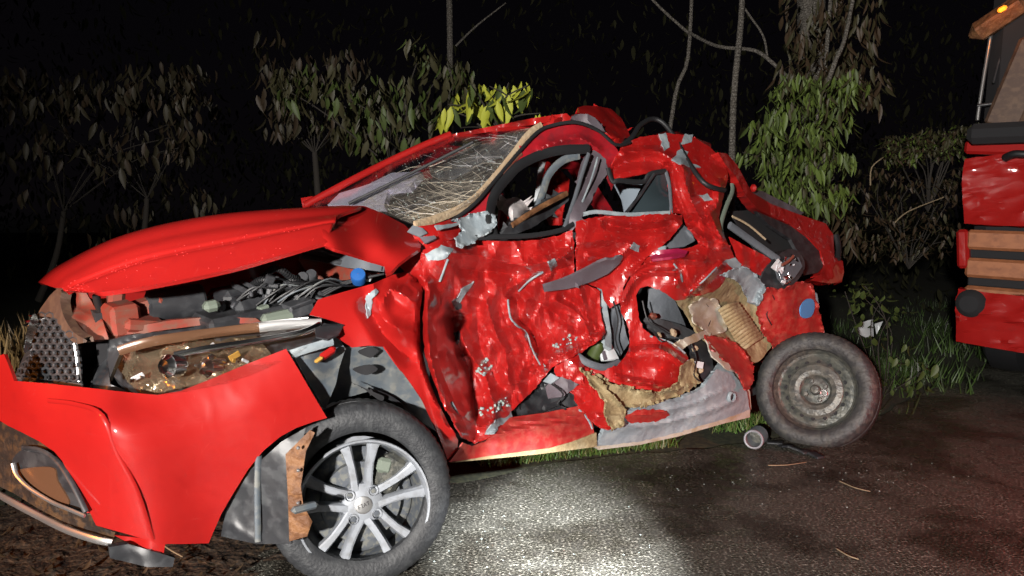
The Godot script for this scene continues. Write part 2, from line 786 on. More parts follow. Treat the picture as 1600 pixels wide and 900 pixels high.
func materials():
	var red := lin(0.3, 0.01, 0.009)
	var fine := noise_tex(0.05, [], 512, FastNoiseLite.TYPE_SIMPLEX_SMOOTH, 5, 3)
	var coarse := noise_tex(0.012, [], 512, FastNoiseLite.TYPE_SIMPLEX_SMOOTH, 5, 4)
	var wrinkle := noise_tex(0.02, [], 512, FastNoiseLite.TYPE_CELLULAR, 4, 5)
	# clean paint, with a thin film of water
	var m := mat("red", Color.WHITE, 0.42, 0.0, scuffs(512, red, [[lin(0.6, 0.2, 0.18), 60, 40, 0.5], [lin(0.12, 0.05, 0.04), 200, 5, 0.7]], 1, [lin(0.25, 0.009, 0.008), 0.1, 0.4]), 1.6)
	m.clearcoat_enabled = true
	m.clearcoat = 0.9
	m.clearcoat_roughness = 0.06
	m.metallic_specular = 0.25
	# crushed paint: scratched, dusty and finely wrinkled
	m = mat("red_crushed", Color.WHITE, 0.4, 0.0, scuffs(1024, lin(0.35, 0.009, 0.008), [[lin(0.55, 0.2, 0.17), 1100, 70, 0.7, 1], [lin(0.06, 0.006, 0.006), 500, 40, 0.9, 1], [lin(0.72, 0.66, 0.62), 700, 18, 1.0, 1], [lin(0.4, 0.36, 0.32), 160, 40, 0.9, 1], [lin(0.2, 0.15, 0.11), 300, 8, 0.9, 1]], 2, [lin(0.24, 0.005, 0.006), 0.05, 0.5]), 0.75)
	m.clearcoat_enabled = true
	m.clearcoat = 1.0
	m.clearcoat_roughness = 0.13
	relief(m, wrinkle, 0.05)
	m = mat("red_dusty", Color.WHITE, 0.6, 0.0, scuffs(1024, red, [[lin(0.6, 0.3, 0.25), 500, 70, 0.6], [lin(0.2, 0.16, 0.1), 300, 30, 0.6]], 3, [lin(0.34, 0.08, 0.05), -0.05, 0.6]), 1.8)
	relief(m, coarse, 0.5)
	m.clearcoat_enabled = true
	m.clearcoat = 0.4
	m.clearcoat_roughness = 0.3
	m = mat("red_dark", Color.WHITE, 0.5, 0.0, scuffs(512, lin(0.3, 0.006, 0.012), [[lin(0.4, 0.2, 0.2), 200, 50, 0.5]], 4, [lin(0.12, 0.01, 0.015), 0.0, 0.7]), 1.8)
	m.clearcoat_enabled = true
	m.clearcoat = 0.6
	m.clearcoat_roughness = 0.15
	relief(m, wrinkle, 0.05)
	m = mat("bay_red", Color.WHITE, 0.7, 0.0, scuffs(512, lin(0.2, 0.025, 0.012), [], 5, [lin(0.13, 0.06, 0.04), -0.1, 0.9]), 2.2)
	m = mat("primer", Color.WHITE, 0.55, 0.0, scuffs(512, lin(0.2, 0.235, 0.26), [[lin(0.5, 0.52, 0.54), 260, 70, 0.5], [lin(0.08, 0.09, 0.09), 160, 30, 0.5]], 6, [lin(0.32, 0.355, 0.37), 0.0, 0.8]), 2.0)
	relief(m, coarse, 0.6)
	m = mat("purple_grey", Color.WHITE, 0.6, 0.0, scuffs(512, lin(0.1, 0.085, 0.1), [[lin(0.3, 0.28, 0.3), 260, 60, 0.6]], 7, [lin(0.08, 0.06, 0.07), 0.0, 0.8]), 2.0)
	m = mat("tan_mud", Color.WHITE, 0.8, 0.0, scuffs(512, lin(0.23, 0.17, 0.085), [[lin(0.42, 0.36, 0.25), 200, 50, 0.6], [lin(0.1, 0.07, 0.03), 200, 30, 0.6]], 8, [lin(0.33, 0.27, 0.16), 0.0, 0.8]), 2.0)
	relief(m, coarse, 1.2)
	m = mat("cream", Color.WHITE, 0.7, 0.0, scuffs(512, lin(0.34, 0.26, 0.17), [[lin(0.2, 0.1, 0.06), 260, 50, 0.7]], 9, [lin(0.36, 0.24, 0.14), 0.0, 0.8]), 2.0)
	relief(m, fine, 0.5)
	m = mat("pale_metal", Color.WHITE, 0.55, 0.1, scuffs(512, lin(0.46, 0.43, 0.37), [[lin(0.2, 0.14, 0.08), 300, 40, 0.8, 1], [lin(0.7, 0.7, 0.68), 200, 40, 0.8, 1]], 43, [lin(0.3, 0.22, 0.12), 0.0, 0.8]), 1.4)
	m = mat("black_plastic", Color.WHITE, 0.45, 0.0, scuffs(512, lin(0.018, 0.019, 0.022), [[lin(0.1, 0.11, 0.12), 260, 50, 0.4]], 10, [lin(0.05, 0.052, 0.056), 0.0, 0.8]), 2.0)
	m = mat("rubber", lin(0.01, 0.0105, 0.012), 0.55, 0.0)
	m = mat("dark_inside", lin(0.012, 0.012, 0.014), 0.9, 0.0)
	m = mat("grey_trim", lin(0.09, 0.1, 0.115), 0.7, 0.0)
	relief(m, fine, 0.3)
	m = mat("seat_grey", lin(0.035, 0.036, 0.04), 0.9, 0.0)
	relief(m, fine, 0.4)
	m = mat("grey_liner", Color.WHITE, 0.55, 0.0, scuffs(512, lin(0.07, 0.085, 0.1), [[lin(0.3, 0.32, 0.3), 200, 40, 0.4]], 11, [lin(0.16, 0.16, 0.145), 0.0, 0.9]), 2.2)
	m = mat("brown_mud", Color.WHITE, 0.7, 0.0, scuffs(512, lin(0.11, 0.045, 0.016), [], 12, [lin(0.22, 0.1, 0.04), 0.0, 0.8]), 2.6)
	relief(m, coarse, 1.2)
	m = mat("muddy_black", Color.WHITE, 0.5, 0.0, scuffs(512, lin(0.018, 0.014, 0.012), [[lin(0.2, 0.13, 0.06), 300, 26, 0.5]], 41, [lin(0.085, 0.045, 0.02), 0.02, 0.9]), 2.6)
	relief(m, coarse, 0.8)
	m = mat("muddy_brown", Color.WHITE, 0.55, 0.0, scuffs(512, lin(0.075, 0.043, 0.03), [], 42, [lin(0.13, 0.08, 0.05), 0.0, 0.8]), 2.6)
	m = mat("green_grey", lin(0.13, 0.155, 0.125), 0.5, 0.0)
	m = mat("engine", Color.WHITE, 0.45, 0.0, scuffs(512, lin(0.035, 0.037, 0.042), [[lin(0.2, 0.2, 0.2), 160, 30, 0.4]], 13, [lin(0.09, 0.09, 0.095), 0.0, 0.7]), 3.0)
	m = mat("blue_plastic", lin(0.015, 0.09, 0.3), 0.4, 0.0)
	m = mat("blue_light", lin(0.07, 0.24, 0.5), 0.5, 0.0)
	m = mat("white_cloth", Color.WHITE, 0.9, 0.0, noise_tex(0.02, [0.3, lin(0.42, 0.39, 0.4), 0.7, lin(0.68, 0.62, 0.6)], 256), 3.0)
	m = mat("white_paper", lin(0.62, 0.66, 0.68), 0.7, 0.0)
	m = mat("magenta", lin(0.25, 0.006, 0.04), 0.2, 0.0)
	m.clearcoat_enabled = true
	m = mat("chrome", lin(0.78, 0.79, 0.8), 0.16, 1.0)
	m = mat("silver", lin(0.75, 0.77, 0.8), 0.3, 0.35)
	m = mat("lilac", lin(0.74, 0.72, 0.88), 0.8)
	m = mat("pane_grey", lin(0.2, 0.24, 0.28), 0.4)
	m = mat("satin", lin(0.6, 0.6, 0.6), 0.35, 0.9)
	m = mat("lamp_inside", lin(0.5, 0.4, 0.27), 0.16, 0.85)
	m = mat("lamp_brown", lin(0.11, 0.055, 0.03), 0.25, 0.2)
	m = mat("amber_tint", lin(0.5, 0.28, 0.06), 0.25, 0.3)  # plain amber, no bulb; tab colour and painted glow in the headlight
	m = mat("alloy", Color.WHITE, 0.55, 0.12, scuffs(512, lin(0.25, 0.27, 0.3), [[lin(0.2, 0.2, 0.2), 200, 30, 0.6]], 14, [lin(0.19, 0.2, 0.215), 0.0, 0.9]), 3.0)
	m = mat("alloy_dark", Color.WHITE, 0.6, 0.2, scuffs(512, lin(0.07, 0.08, 0.095), [], 15, [lin(0.16, 0.16, 0.14), 0.0, 0.9]), 5.0)
	m = mat("tyre", Color.WHITE, 0.62, 0.0, scuffs(512, lin(0.02, 0.022, 0.025), [[lin(0.12, 0.12, 0.12), 150, 30, 0.5]], 16, [lin(0.045, 0.047, 0.05), 0.0, 0.8]), 3.2)
	relief(m, fine, 0.2)
	m = mat("tyre_mud", Color.WHITE, 0.6, 0.0, scuffs(512, lin(0.02, 0.021, 0.022), [[lin(0.14, 0.14, 0.12), 260, 30, 0.5]], 17, [lin(0.055, 0.053, 0.045), 0.0, 0.8]), 3.0)
	relief(m, coarse, 0.6)
	m = mat("steel_mud", Color.WHITE, 0.45, 0.2, scuffs(512, lin(0.045, 0.048, 0.045), [[lin(0.3, 0.3, 0.28), 160, 24, 0.6]], 18, [lin(0.11, 0.108, 0.088), -0.12, 0.85]), 4.0)
	relief(m, coarse, 0.4)
	m = mat("glass", Color(0.25, 0.25, 0.3, 0.07), 0.06, 0.0)
	m.transparency = BaseMaterial3D.TRANSPARENCY_ALPHA
	m = mat("crazed", Color.WHITE, 0.3, 0.0, crazing(), 1.5)
	m.transparency = BaseMaterial3D.TRANSPARENCY_ALPHA
	m = mat("lamp_glass", Color(0.3, 0.22, 0.15, 0.05), 0.04, 0.0)
	m.transparency = BaseMaterial3D.TRANSPARENCY_ALPHA
	m = mat("dirty_glass", lin(0.025, 0.035, 0.04), 0.15, 0.0, null)
	m = mat("crack", lin(0.6, 0.53, 0.42), 0.5, 0.0)
	m = mat("crack_pale", lin(0.7, 0.7, 0.72), 0.4, 0.0)
	m = mat("droplet", lin(0.6, 0.02, 0.02), 0.08, 0.0)
	m.clearcoat_enabled = true
	m = mat("glass_bit", lin(0.3, 0.36, 0.34), 0.1, 0.0)
	# ground
	m = mat("asphalt", Color.WHITE, 0.5, 0.0, noise_tex(0.09, [0.25, lin(0.034, 0.033, 0.028), 0.5, lin(0.07, 0.068, 0.056), 0.64, lin(0.12, 0.115, 0.095), 0.8, lin(0.26, 0.25, 0.215)], 1024, FastNoiseLite.TYPE_CELLULAR, 2, 21), 1.0)
	relief(m, noise_tex(0.12, [], 1024, FastNoiseLite.TYPE_CELLULAR, 2, 22), 0.7)
	m.detail_enabled = true
	m.detail_blend_mode = BaseMaterial3D.BLEND_MODE_MUL
	m.detail_uv_layer = BaseMaterial3D.DETAIL_UV_2
	m.uv2_triplanar = true
	m.uv2_world_triplanar = true
	m.uv2_scale = Vector3.ONE * 0.23
	m.detail_albedo = noise_tex(0.012, [0.3, lin(0.4, 0.38, 0.36), 0.55, lin(1, 1, 1)], 512, FastNoiseLite.TYPE_SIMPLEX_SMOOTH, 5, 23)
	m.roughness = 1.0
	m.roughness_texture = noise_tex(0.016, [0.3, Color(0.14, 0.14, 0.14), 0.6, Color(0.4, 0.4, 0.4)], 512, FastNoiseLite.TYPE_SIMPLEX_SMOOTH, 5, 24)
	m = mat("soil", Color.WHITE, 0.7, 0.0, noise_tex(0.03, [0.25, lin(0.012, 0.008, 0.005), 0.5, lin(0.026, 0.016, 0.009), 0.75, lin(0.06, 0.036, 0.02)], 1024, FastNoiseLite.TYPE_SIMPLEX_SMOOTH, 5, 25), 1.5)
	relief(m, coarse, 3.0)
	m = mat("verge", Color.WHITE, 0.9, 0.0, noise_tex(0.03, [0.3, lin(0.012, 0.014, 0.006), 0.7, lin(0.035, 0.035, 0.015)], 512, FastNoiseLite.TYPE_SIMPLEX_SMOOTH, 5, 26), 1.5)
	m = mat("blade", lin(0.06, 0.13, 0.02), 0.5, 0.0)
	m.vertex_color_use_as_albedo = true
	m.albedo_color = Color.WHITE
	m.backlight_enabled = true
	m.backlight = Color(0.3, 0.3, 0.3)
	m = mat("leaf", Color.WHITE, 0.38, 0.0)
	m.vertex_color_use_as_albedo = true
	m.backlight_enabled = true
	m.backlight = Color(0.35, 0.35, 0.3)
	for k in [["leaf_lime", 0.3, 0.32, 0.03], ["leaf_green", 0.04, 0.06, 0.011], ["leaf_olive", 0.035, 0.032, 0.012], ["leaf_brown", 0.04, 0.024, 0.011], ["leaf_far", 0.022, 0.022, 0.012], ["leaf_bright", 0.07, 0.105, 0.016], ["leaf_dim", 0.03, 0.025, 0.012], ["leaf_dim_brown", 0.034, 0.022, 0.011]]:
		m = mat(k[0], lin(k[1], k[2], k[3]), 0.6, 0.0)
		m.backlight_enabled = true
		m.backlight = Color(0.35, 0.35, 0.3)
		if k[0] == "leaf_far":
			m.roughness = 0.95
			m.metallic_specular = 0.05
	m = mat("bark", Color.WHITE, 0.9, 0.0, noise_tex(0.03, [0.3, lin(0.03, 0.026, 0.022), 0.6, lin(0.09, 0.08, 0.065), 0.8, lin(0.2, 0.19, 0.17)], 512, FastNoiseLite.TYPE_SIMPLEX_SMOOTH, 5, 27), 4.0)
	relief(m, coarse, 1.5)
	m = mat("dark_bark", lin(0.022, 0.018, 0.014), 0.9)
	m = mat("twig", lin(0.2, 0.15, 0.09), 0.8, 0.0)
	m = mat("truck_amber", Color.WHITE, 0.6, 0.1, scuffs(512, lin(0.32, 0.12, 0.05), [[lin(0.1, 0.04, 0.02), 200, 40, 0.6]], 19, [lin(0.2, 0.07, 0.03), 0.0, 0.8]), 2.0)
	m = mat("beacon", lin(1.0, 0.45, 0.06), 0.3, 0.0)
	m.emission_enabled = true
	m.emission = Color(1.0, 0.5, 0.08)
	m.emission_energy_multiplier = 0.9
# ---------------------------------------------------------------- the crushed side: how far in each spot lies (px, py, metres), and its folds
func lay_out_skin():
	skin = [486, 491, .05, 540, 455, .09, 583, 443, .12, 612, 430, .14, 655, 375, .2, 550, 543, .03, 600, 541, .0, 640, 597, .0, 690, 695, .02, 715, 712, .05,
		610, 490, .03, 640, 470, .05, 663, 455, .13, 660, 520, .07, 676, 500, .035, 680, 560, .03, 700, 620, .05, 724, 684, .06,
		690, 352, .22, 690, 400, .14, 720, 430, .2, 700, 500, .2, 720, 560, .24, 735, 620, .2, 742, 690, .12,
		768, 375, .2, 830, 376, .2, 893, 358, .19, 780, 440, .24, 780, 520, .31, 780, 580, .3, 790, 640, .2, 850, 470, .27, 850, 530, .33, 840, 590, .3,
		895, 420, .2, 900, 500, .28, 930, 470, .27, 945, 520, .2, 905, 552, .2, 863, 574, .22, 780, 680, .12, 850, 650, .12, 900, 640, .12, 930, 697, .12, 840, 707, .08,
		899, 345, .17, 960, 337, .15, 1040, 333, .15, 1066, 345, .17, 1012, 402, .2, 960, 420, .22, 985, 432, .21, 970, 480, .22, 980, 540, .2,
		1045, 385, .14, 1090, 390, .11, 1150, 410, .14, 1050, 440, .08, 1100, 430, .09, 1045, 465, .12, 1000, 455, .18, 1010, 520, .15, 960, 565, .12,
		1040, 565, .02, 1085, 590, .03, 1000, 600, .05, 920, 580, .16, 960, 640, .1, 1050, 660, .1, 1010, 690, .13, 1150, 610, .05, 1128, 560, .08, 1170, 640, .08,
		1120, 500, .25, 1160, 470, .26, 1190, 530, .22, 1235, 490, .16, 1280, 510, .22, 1200, 450, .2, 1250, 430, .2,
		1080, 360, .16, 1115, 370, .12, 1090, 300, .17, 1060, 260, .25, 1130, 270, .27, 1120, 330, .19, 1135, 375, .16,
		1045, 212, .36, 1100, 228, .36, 1000, 215, .36, 960, 240, .34, 950, 285, .3, 900, 195, .36, 850, 200, .38, 930, 220, .36, 800, 255, .34, 770, 300, .31, 740, 330, .29, 715, 345, .26]
	fold(.05, 22, [663, 450, 668, 500, 672, 550, 688, 620, 712, 680])                 # the smooth rib at the door's front edge
	fold(-.05, 10, [652, 440, 663, 455, 658, 497, 661, 553, 674, 593, 688, 627, 705, 660])
	fold(.03, 16, [600, 470, 612, 452, 645, 470])
	fold(-.035, 22, [575, 480, 590, 505, 605, 530, 640, 560])
	fold(.02, 18, [583, 445, 600, 500, 648, 520])
	fold(.03, 9, [795, 470, 798, 500, 812, 512, 826, 540, 832, 570])
	fold(-.035, 12, [808, 470, 812, 500, 828, 515, 842, 545])
	fold(.03, 14, [760, 470, 768, 500, 776, 525, 790, 555, 795, 600])
	fold(-.03, 16, [705, 480, 712, 530, 730, 570, 738, 620, 745, 670])
	fold(.028, 12, [720, 520, 735, 555, 760, 590, 772, 640])
	fold(-.03, 15, [745, 480, 750, 540, 778, 600])
	fold(.025, 14, [700, 395, 750, 400, 820, 415, 880, 400])
	fold(-.03, 16, [720, 420, 770, 425, 835, 430, 890, 415])
	fold(.025, 10, [800, 450, 830, 430, 860, 415, 893, 392])
	fold(.02, 7, [855, 405, 862, 425, 850, 440])
	fold(.03, 10, [868, 470, 905, 490, 920, 520])
	fold(-.03, 12, [880, 465, 900, 478, 915, 500])
	fold(-.025, 10, [855, 480, 880, 500, 900, 515])
	fold(.025, 8, [905, 450, 912, 475, 918, 500])
	fold(.02, 8, [860, 560, 890, 548, 940, 522])
	fold(.025, 8, [830, 545, 850, 575])
	fold(.02, 12, [800, 600, 830, 590, 850, 560])
	fold(.03, 14, [690, 640, 720, 650, 750, 668, 770, 655])
	fold(-.03, 12, [950, 350, 1000, 360, 1050, 352])
	fold(.015, 12, [905, 380, 950, 375, 1000, 385])
	fold(.02, 9, [920, 400, 960, 405, 985, 385])
	fold(.03, 10, [985, 430, 1010, 412, 1050, 405, 1100, 408])
	fold(.03, 9, [975, 470, 990, 440, 1015, 425, 1060, 425])
	fold(-.03, 10, [1060, 412, 1068, 440, 1085, 460])
	fold(.03, 8, [1075, 462, 1100, 440, 1128, 412])
	fold(.02, 6, [1055, 410, 1063, 430, 1058, 445])
	fold(-.03, 9, [1012, 510, 1050, 530, 1080, 552])
	fold(.025, 8, [985, 550, 1030, 545, 1070, 570])
	fold(.02, 7, [965, 590, 1010, 598, 1050, 606])
	fold(-.04, 10, [1042, 262, 1048, 300, 1060, 330, 1072, 352])                      # door gap behind the rear window
	fold(.03, 12, [1065, 250, 1075, 300, 1100, 350, 1125, 372])
	fold(.035, 12, [1125, 290, 1118, 325, 1092, 345])
	fold(-.04, 12, [1080, 345, 1105, 350, 1118, 380])
	fold(.03, 9, [1072, 352, 1095, 370, 1130, 385])
	fold(.03, 10, [1110, 330, 1118, 355, 1140, 385])
	fold(-.03, 14, [960, 260, 1000, 250, 1040, 258])
	fold(.02, 10, [975, 240, 1020, 235, 1050, 248, 1075, 270])
	fold(.02, 8, [845, 232, 870, 222, 905, 216, 935, 232])
	fold(.012, 6, [935, 650, 1000, 650, 1080, 632, 1130, 610])
	fold(.012, 6, [940, 672, 1020, 665, 1100, 645, 1150, 625])
	fold(.012, 7, [745, 690, 800, 672, 900, 660])
	fold(.01, 6, [800, 660, 860, 655, 910, 648])

func _ready():
	rng.seed = 7
	cell_a.noise_type = FastNoiseLite.TYPE_CELLULAR
	cell_a.cellular_return_type = FastNoiseLite.RETURN_DISTANCE
	cell_a.frequency = 4.6
	cell_a.fractal_type = FastNoiseLite.FRACTAL_NONE
	cell_a.domain_warp_enabled = true
	cell_a.domain_warp_amplitude = 0.1
	cell_a.domain_warp_frequency = 5.0
	cell_b.noise_type = FastNoiseLite.TYPE_CELLULAR
	cell_b.cellular_return_type = FastNoiseLite.RETURN_DISTANCE
	cell_b.frequency = 11.0
	cell_b.seed = 5
	cell_b.fractal_type = FastNoiseLite.FRACTAL_NONE
	soft.frequency = 0.12
	soft.fractal_type = FastNoiseLite.FRACTAL_NONE
	soft.seed = 9
	simp.frequency = 0.12
	simp.fractal_octaves = 3

	# ---- camera, sky, light, exposure
	var cam := Camera3D.new()
	cam.name = "camera"
	cam.transform = Transform3D(cb, eye)
	cam.fov = rad_to_deg(2.0 * atan(450.0 / FPX))
	cam.near = 0.05
	cam.far = 200.0
	add_child(cam)
	var env := Environment.new()
	env.background_mode = Environment.BG_SKY
	var sky := ProceduralSkyMaterial.new()
	sky.sky_top_color = lin(0.0012, 0.001, 0.0016)
	sky.sky_horizon_color = lin(0.002, 0.0016, 0.002)
	sky.ground_bottom_color = lin(0.001, 0.001, 0.001)
	sky.ground_horizon_color = lin(0.001, 0.001, 0.001)
	env.sky = Sky.new()
	env.sky.sky_material = sky
	env.tonemap_mode = Environment.TONE_MAPPER_LINEAR
	env.tonemap_exposure = 1.12
	env.sdfgi_enabled = true
	env.ssao_enabled = true
	env.ssil_enabled = true
	var we := WorldEnvironment.new()
	we.name = "night"
	we.environment = env
	add_child(we)
	spot("torch", Vector3(-1.3, 1.6, 2.6), at(1210, 510, 3.8), Color(1.0, 0.975, 0.95), 76.0, 47.0, 0.08)
	spot("hood_fill", Vector3(-1.9, 2.7, -0.7), cw(330, 380, 0.4), Color(1.0, 0.96, 0.93), 9.0, 15.0, 0.1)  # added fill light to brighten the hood; no known lamp stands there
	spot("low_torch", Vector3(0.45, 1.3, -0.5), ground(872, 880), Color(0.97, 0.98, 1.0), 130.0, 11.5, 0.03)
	spot("beacon_glow", Vector3(-3.6, 1.9, -0.2), cs(-0.8, 0.5, 0.7), Color(1.0, 0.55, 0.16), 9.0, 14.0, 0.1)
	spot("tail_glow", Vector3(3.1, 1.1, -1.2), Vector3(2.25, 0, -2.7), Color(1.0, 0.12, 0.05), 6.0, 36.0, 0.1)

	materials()
	lay_out_skin()
	crush()
	land()
	wreck()
	truck()
	plants()
	litter()

func spot(called: String, from: Vector3, to: Vector3, c: Color, e: float, angle: float, size: float):
	var l := SpotLight3D.new()
	l.name = called
	l.light_color = c
	l.light_energy = e
	l.spot_angle = angle
	l.spot_angle_attenuation = 1.0
	l.spot_range = 60.0
	l.spot_attenuation = 2.0
	l.light_size = size
	l.shadow_enabled = true
	add_child(l)
	l.look_at_from_position(from, to)

# ---------------------------------------------------------------- ground
var edge_line := [Vector2(-9, -2.5), Vector2(-1.9, -2.7), Vector2(-0.5, -3.25), Vector2(0.3, -3.72), Vector2(1.25, -4.0), Vector2(2.2, -4.55), Vector2(3.2, -5.6), Vector2(9, -11)]
func edge_z(x: float) -> float:
	for i in edge_line.size() - 1:
		if x <= edge_line[i + 1].x:
			return lerpf(edge_line[i].y, edge_line[i + 1].y, (x - edge_line[i].x) / (edge_line[i + 1].x - edge_line[i].x))
	return -11.0

func land():
	var n := FastNoiseLite.new()
	n.frequency = 0.7
	var v := PackedVector3Array()
	var t := PackedInt32Array()
	var xs := []
	for i in 121:
		xs.append(sinh(lerpf(-4.2, 4.2, i / 120.0)) * 1.4)
	for z in xs:
		for x in xs:
			var zz: float = z - 4.0
			var beyond: float = edge_z(x) - zz
			v.append(Vector3(x, -0.05 if beyond < 0.0 else -0.02 + minf(0.35, beyond * 0.07) + 0.05 * n.get_noise_2d(x, zz) * minf(1.0, beyond), zz))
	for j in 120:
		for i in 120:
			var a := j * 121 + i
			t.append_array([a, a + 1, a + 121, a + 1, a + 122, a + 121])
	tag(put("ground", hard(v, t, 80), M.verge), "", "", "", "structure")
	# the road: a sheet up to its broken edge
	v = PackedVector3Array()
	t = PackedInt32Array()
	var cols := 160
	for i in cols + 1:
		var x := lerpf(-9, 9, float(i) / cols)
		var e := edge_z(x) + 0.05 * n.get_noise_2d(x * 9.0, 3.0)
		for k in 9:
			v.append(Vector3(x, 0.0 if k < 8 else -0.06, lerpf(9.0, e, k / 7.0) if k < 8 else e - 0.03))
	for i in cols:
		for k in 8:
			var a := i * 9 + k
			t.append_array([a, a + 1, a + 10, a, a + 10, a + 9])
	tag(put("road", hard(v, t, 30), M.asphalt), "", "", "", "structure")
	# mud under the front of the car
	v = PackedVector3Array()
	t = PackedInt32Array()
	for j in 60:
		for i in 60:
			var p := Vector2(-2.9 + i * 0.045, -4.0 + j * 0.042)
			var c := p - Vector2(-1.7, -2.9)
			var r := c.length() / (1.05 + 0.25 * n.get_noise_2d(p.x * 3.0, p.y * 3.0))
			v.append(Vector3(p.x, 0.035 * clampf(1.0 - r, -1, 1) * (1.0 + n.get_noise_2d(p.x * 9.0, p.y * 9.0)) + 0.012 * n.get_noise_2d(p.x * 20.0, p.y * 20.0) - 0.004, p.y))
	for j in 59:
		for i in 59:
			var a := j * 60 + i
			t.append_array([a, a + 1, a + 60, a + 1, a + 61, a + 60])
	tag(put("mud", hard(v, t, 80), M.soil), "", "", "", "structure")
# ---------------------------------------------------------------- the wreck
func wheel_parts(parent: Node, hub: Vector3, n: Vector3, spin: float, rubber: Material, flat: float, squash: float, grow_by := 1.0):
	var xf := Transform3D(facing(n, spin), hub)
	var lug := func(p: Vector3, a: float, k: int) -> Vector3:
		p *= Vector3(grow_by, grow_by, 1.0)
		if k >= 6 and k <= 9 or k >= 14 and k <= 17:
			var q := 0.5 + 0.5 * sin(a * 64.0 + (1.4 if k > 12 else 0.0))
			p *= Vector3(1, 1, 1) - Vector3(0.009, 0.009, 0) * smoothstep(0.55, 0.75, q)
		var y: float = (xf.basis * p).y
		if y < -flat:
			var low := -flat - y
			p += xf.basis.inverse() * Vector3(0, low * 0.9, 0)
			p.z += low * squash * signf(p.z)
		return p
	put("tyre", lathe([0.2, 0.066, 0.203, 0.084, 0.212, 0.092, 0.23, 0.1, 0.252, 0.101, 0.268, 0.096, 0.277, 0.09, 0.287, 0.08, 0.292, 0.068, 0.294, 0.052, 0.294, 0.034, 0.284, 0.032, 0.284, 0.026, 0.294, 0.024,
		0.295, -0.024, 0.294, -0.052, 0.288, -0.075, 0.275, -0.092, 0.25, -0.101, 0.21, -0.09, 0.2, -0.07], 192, 32, lug), rubber, parent, xf)

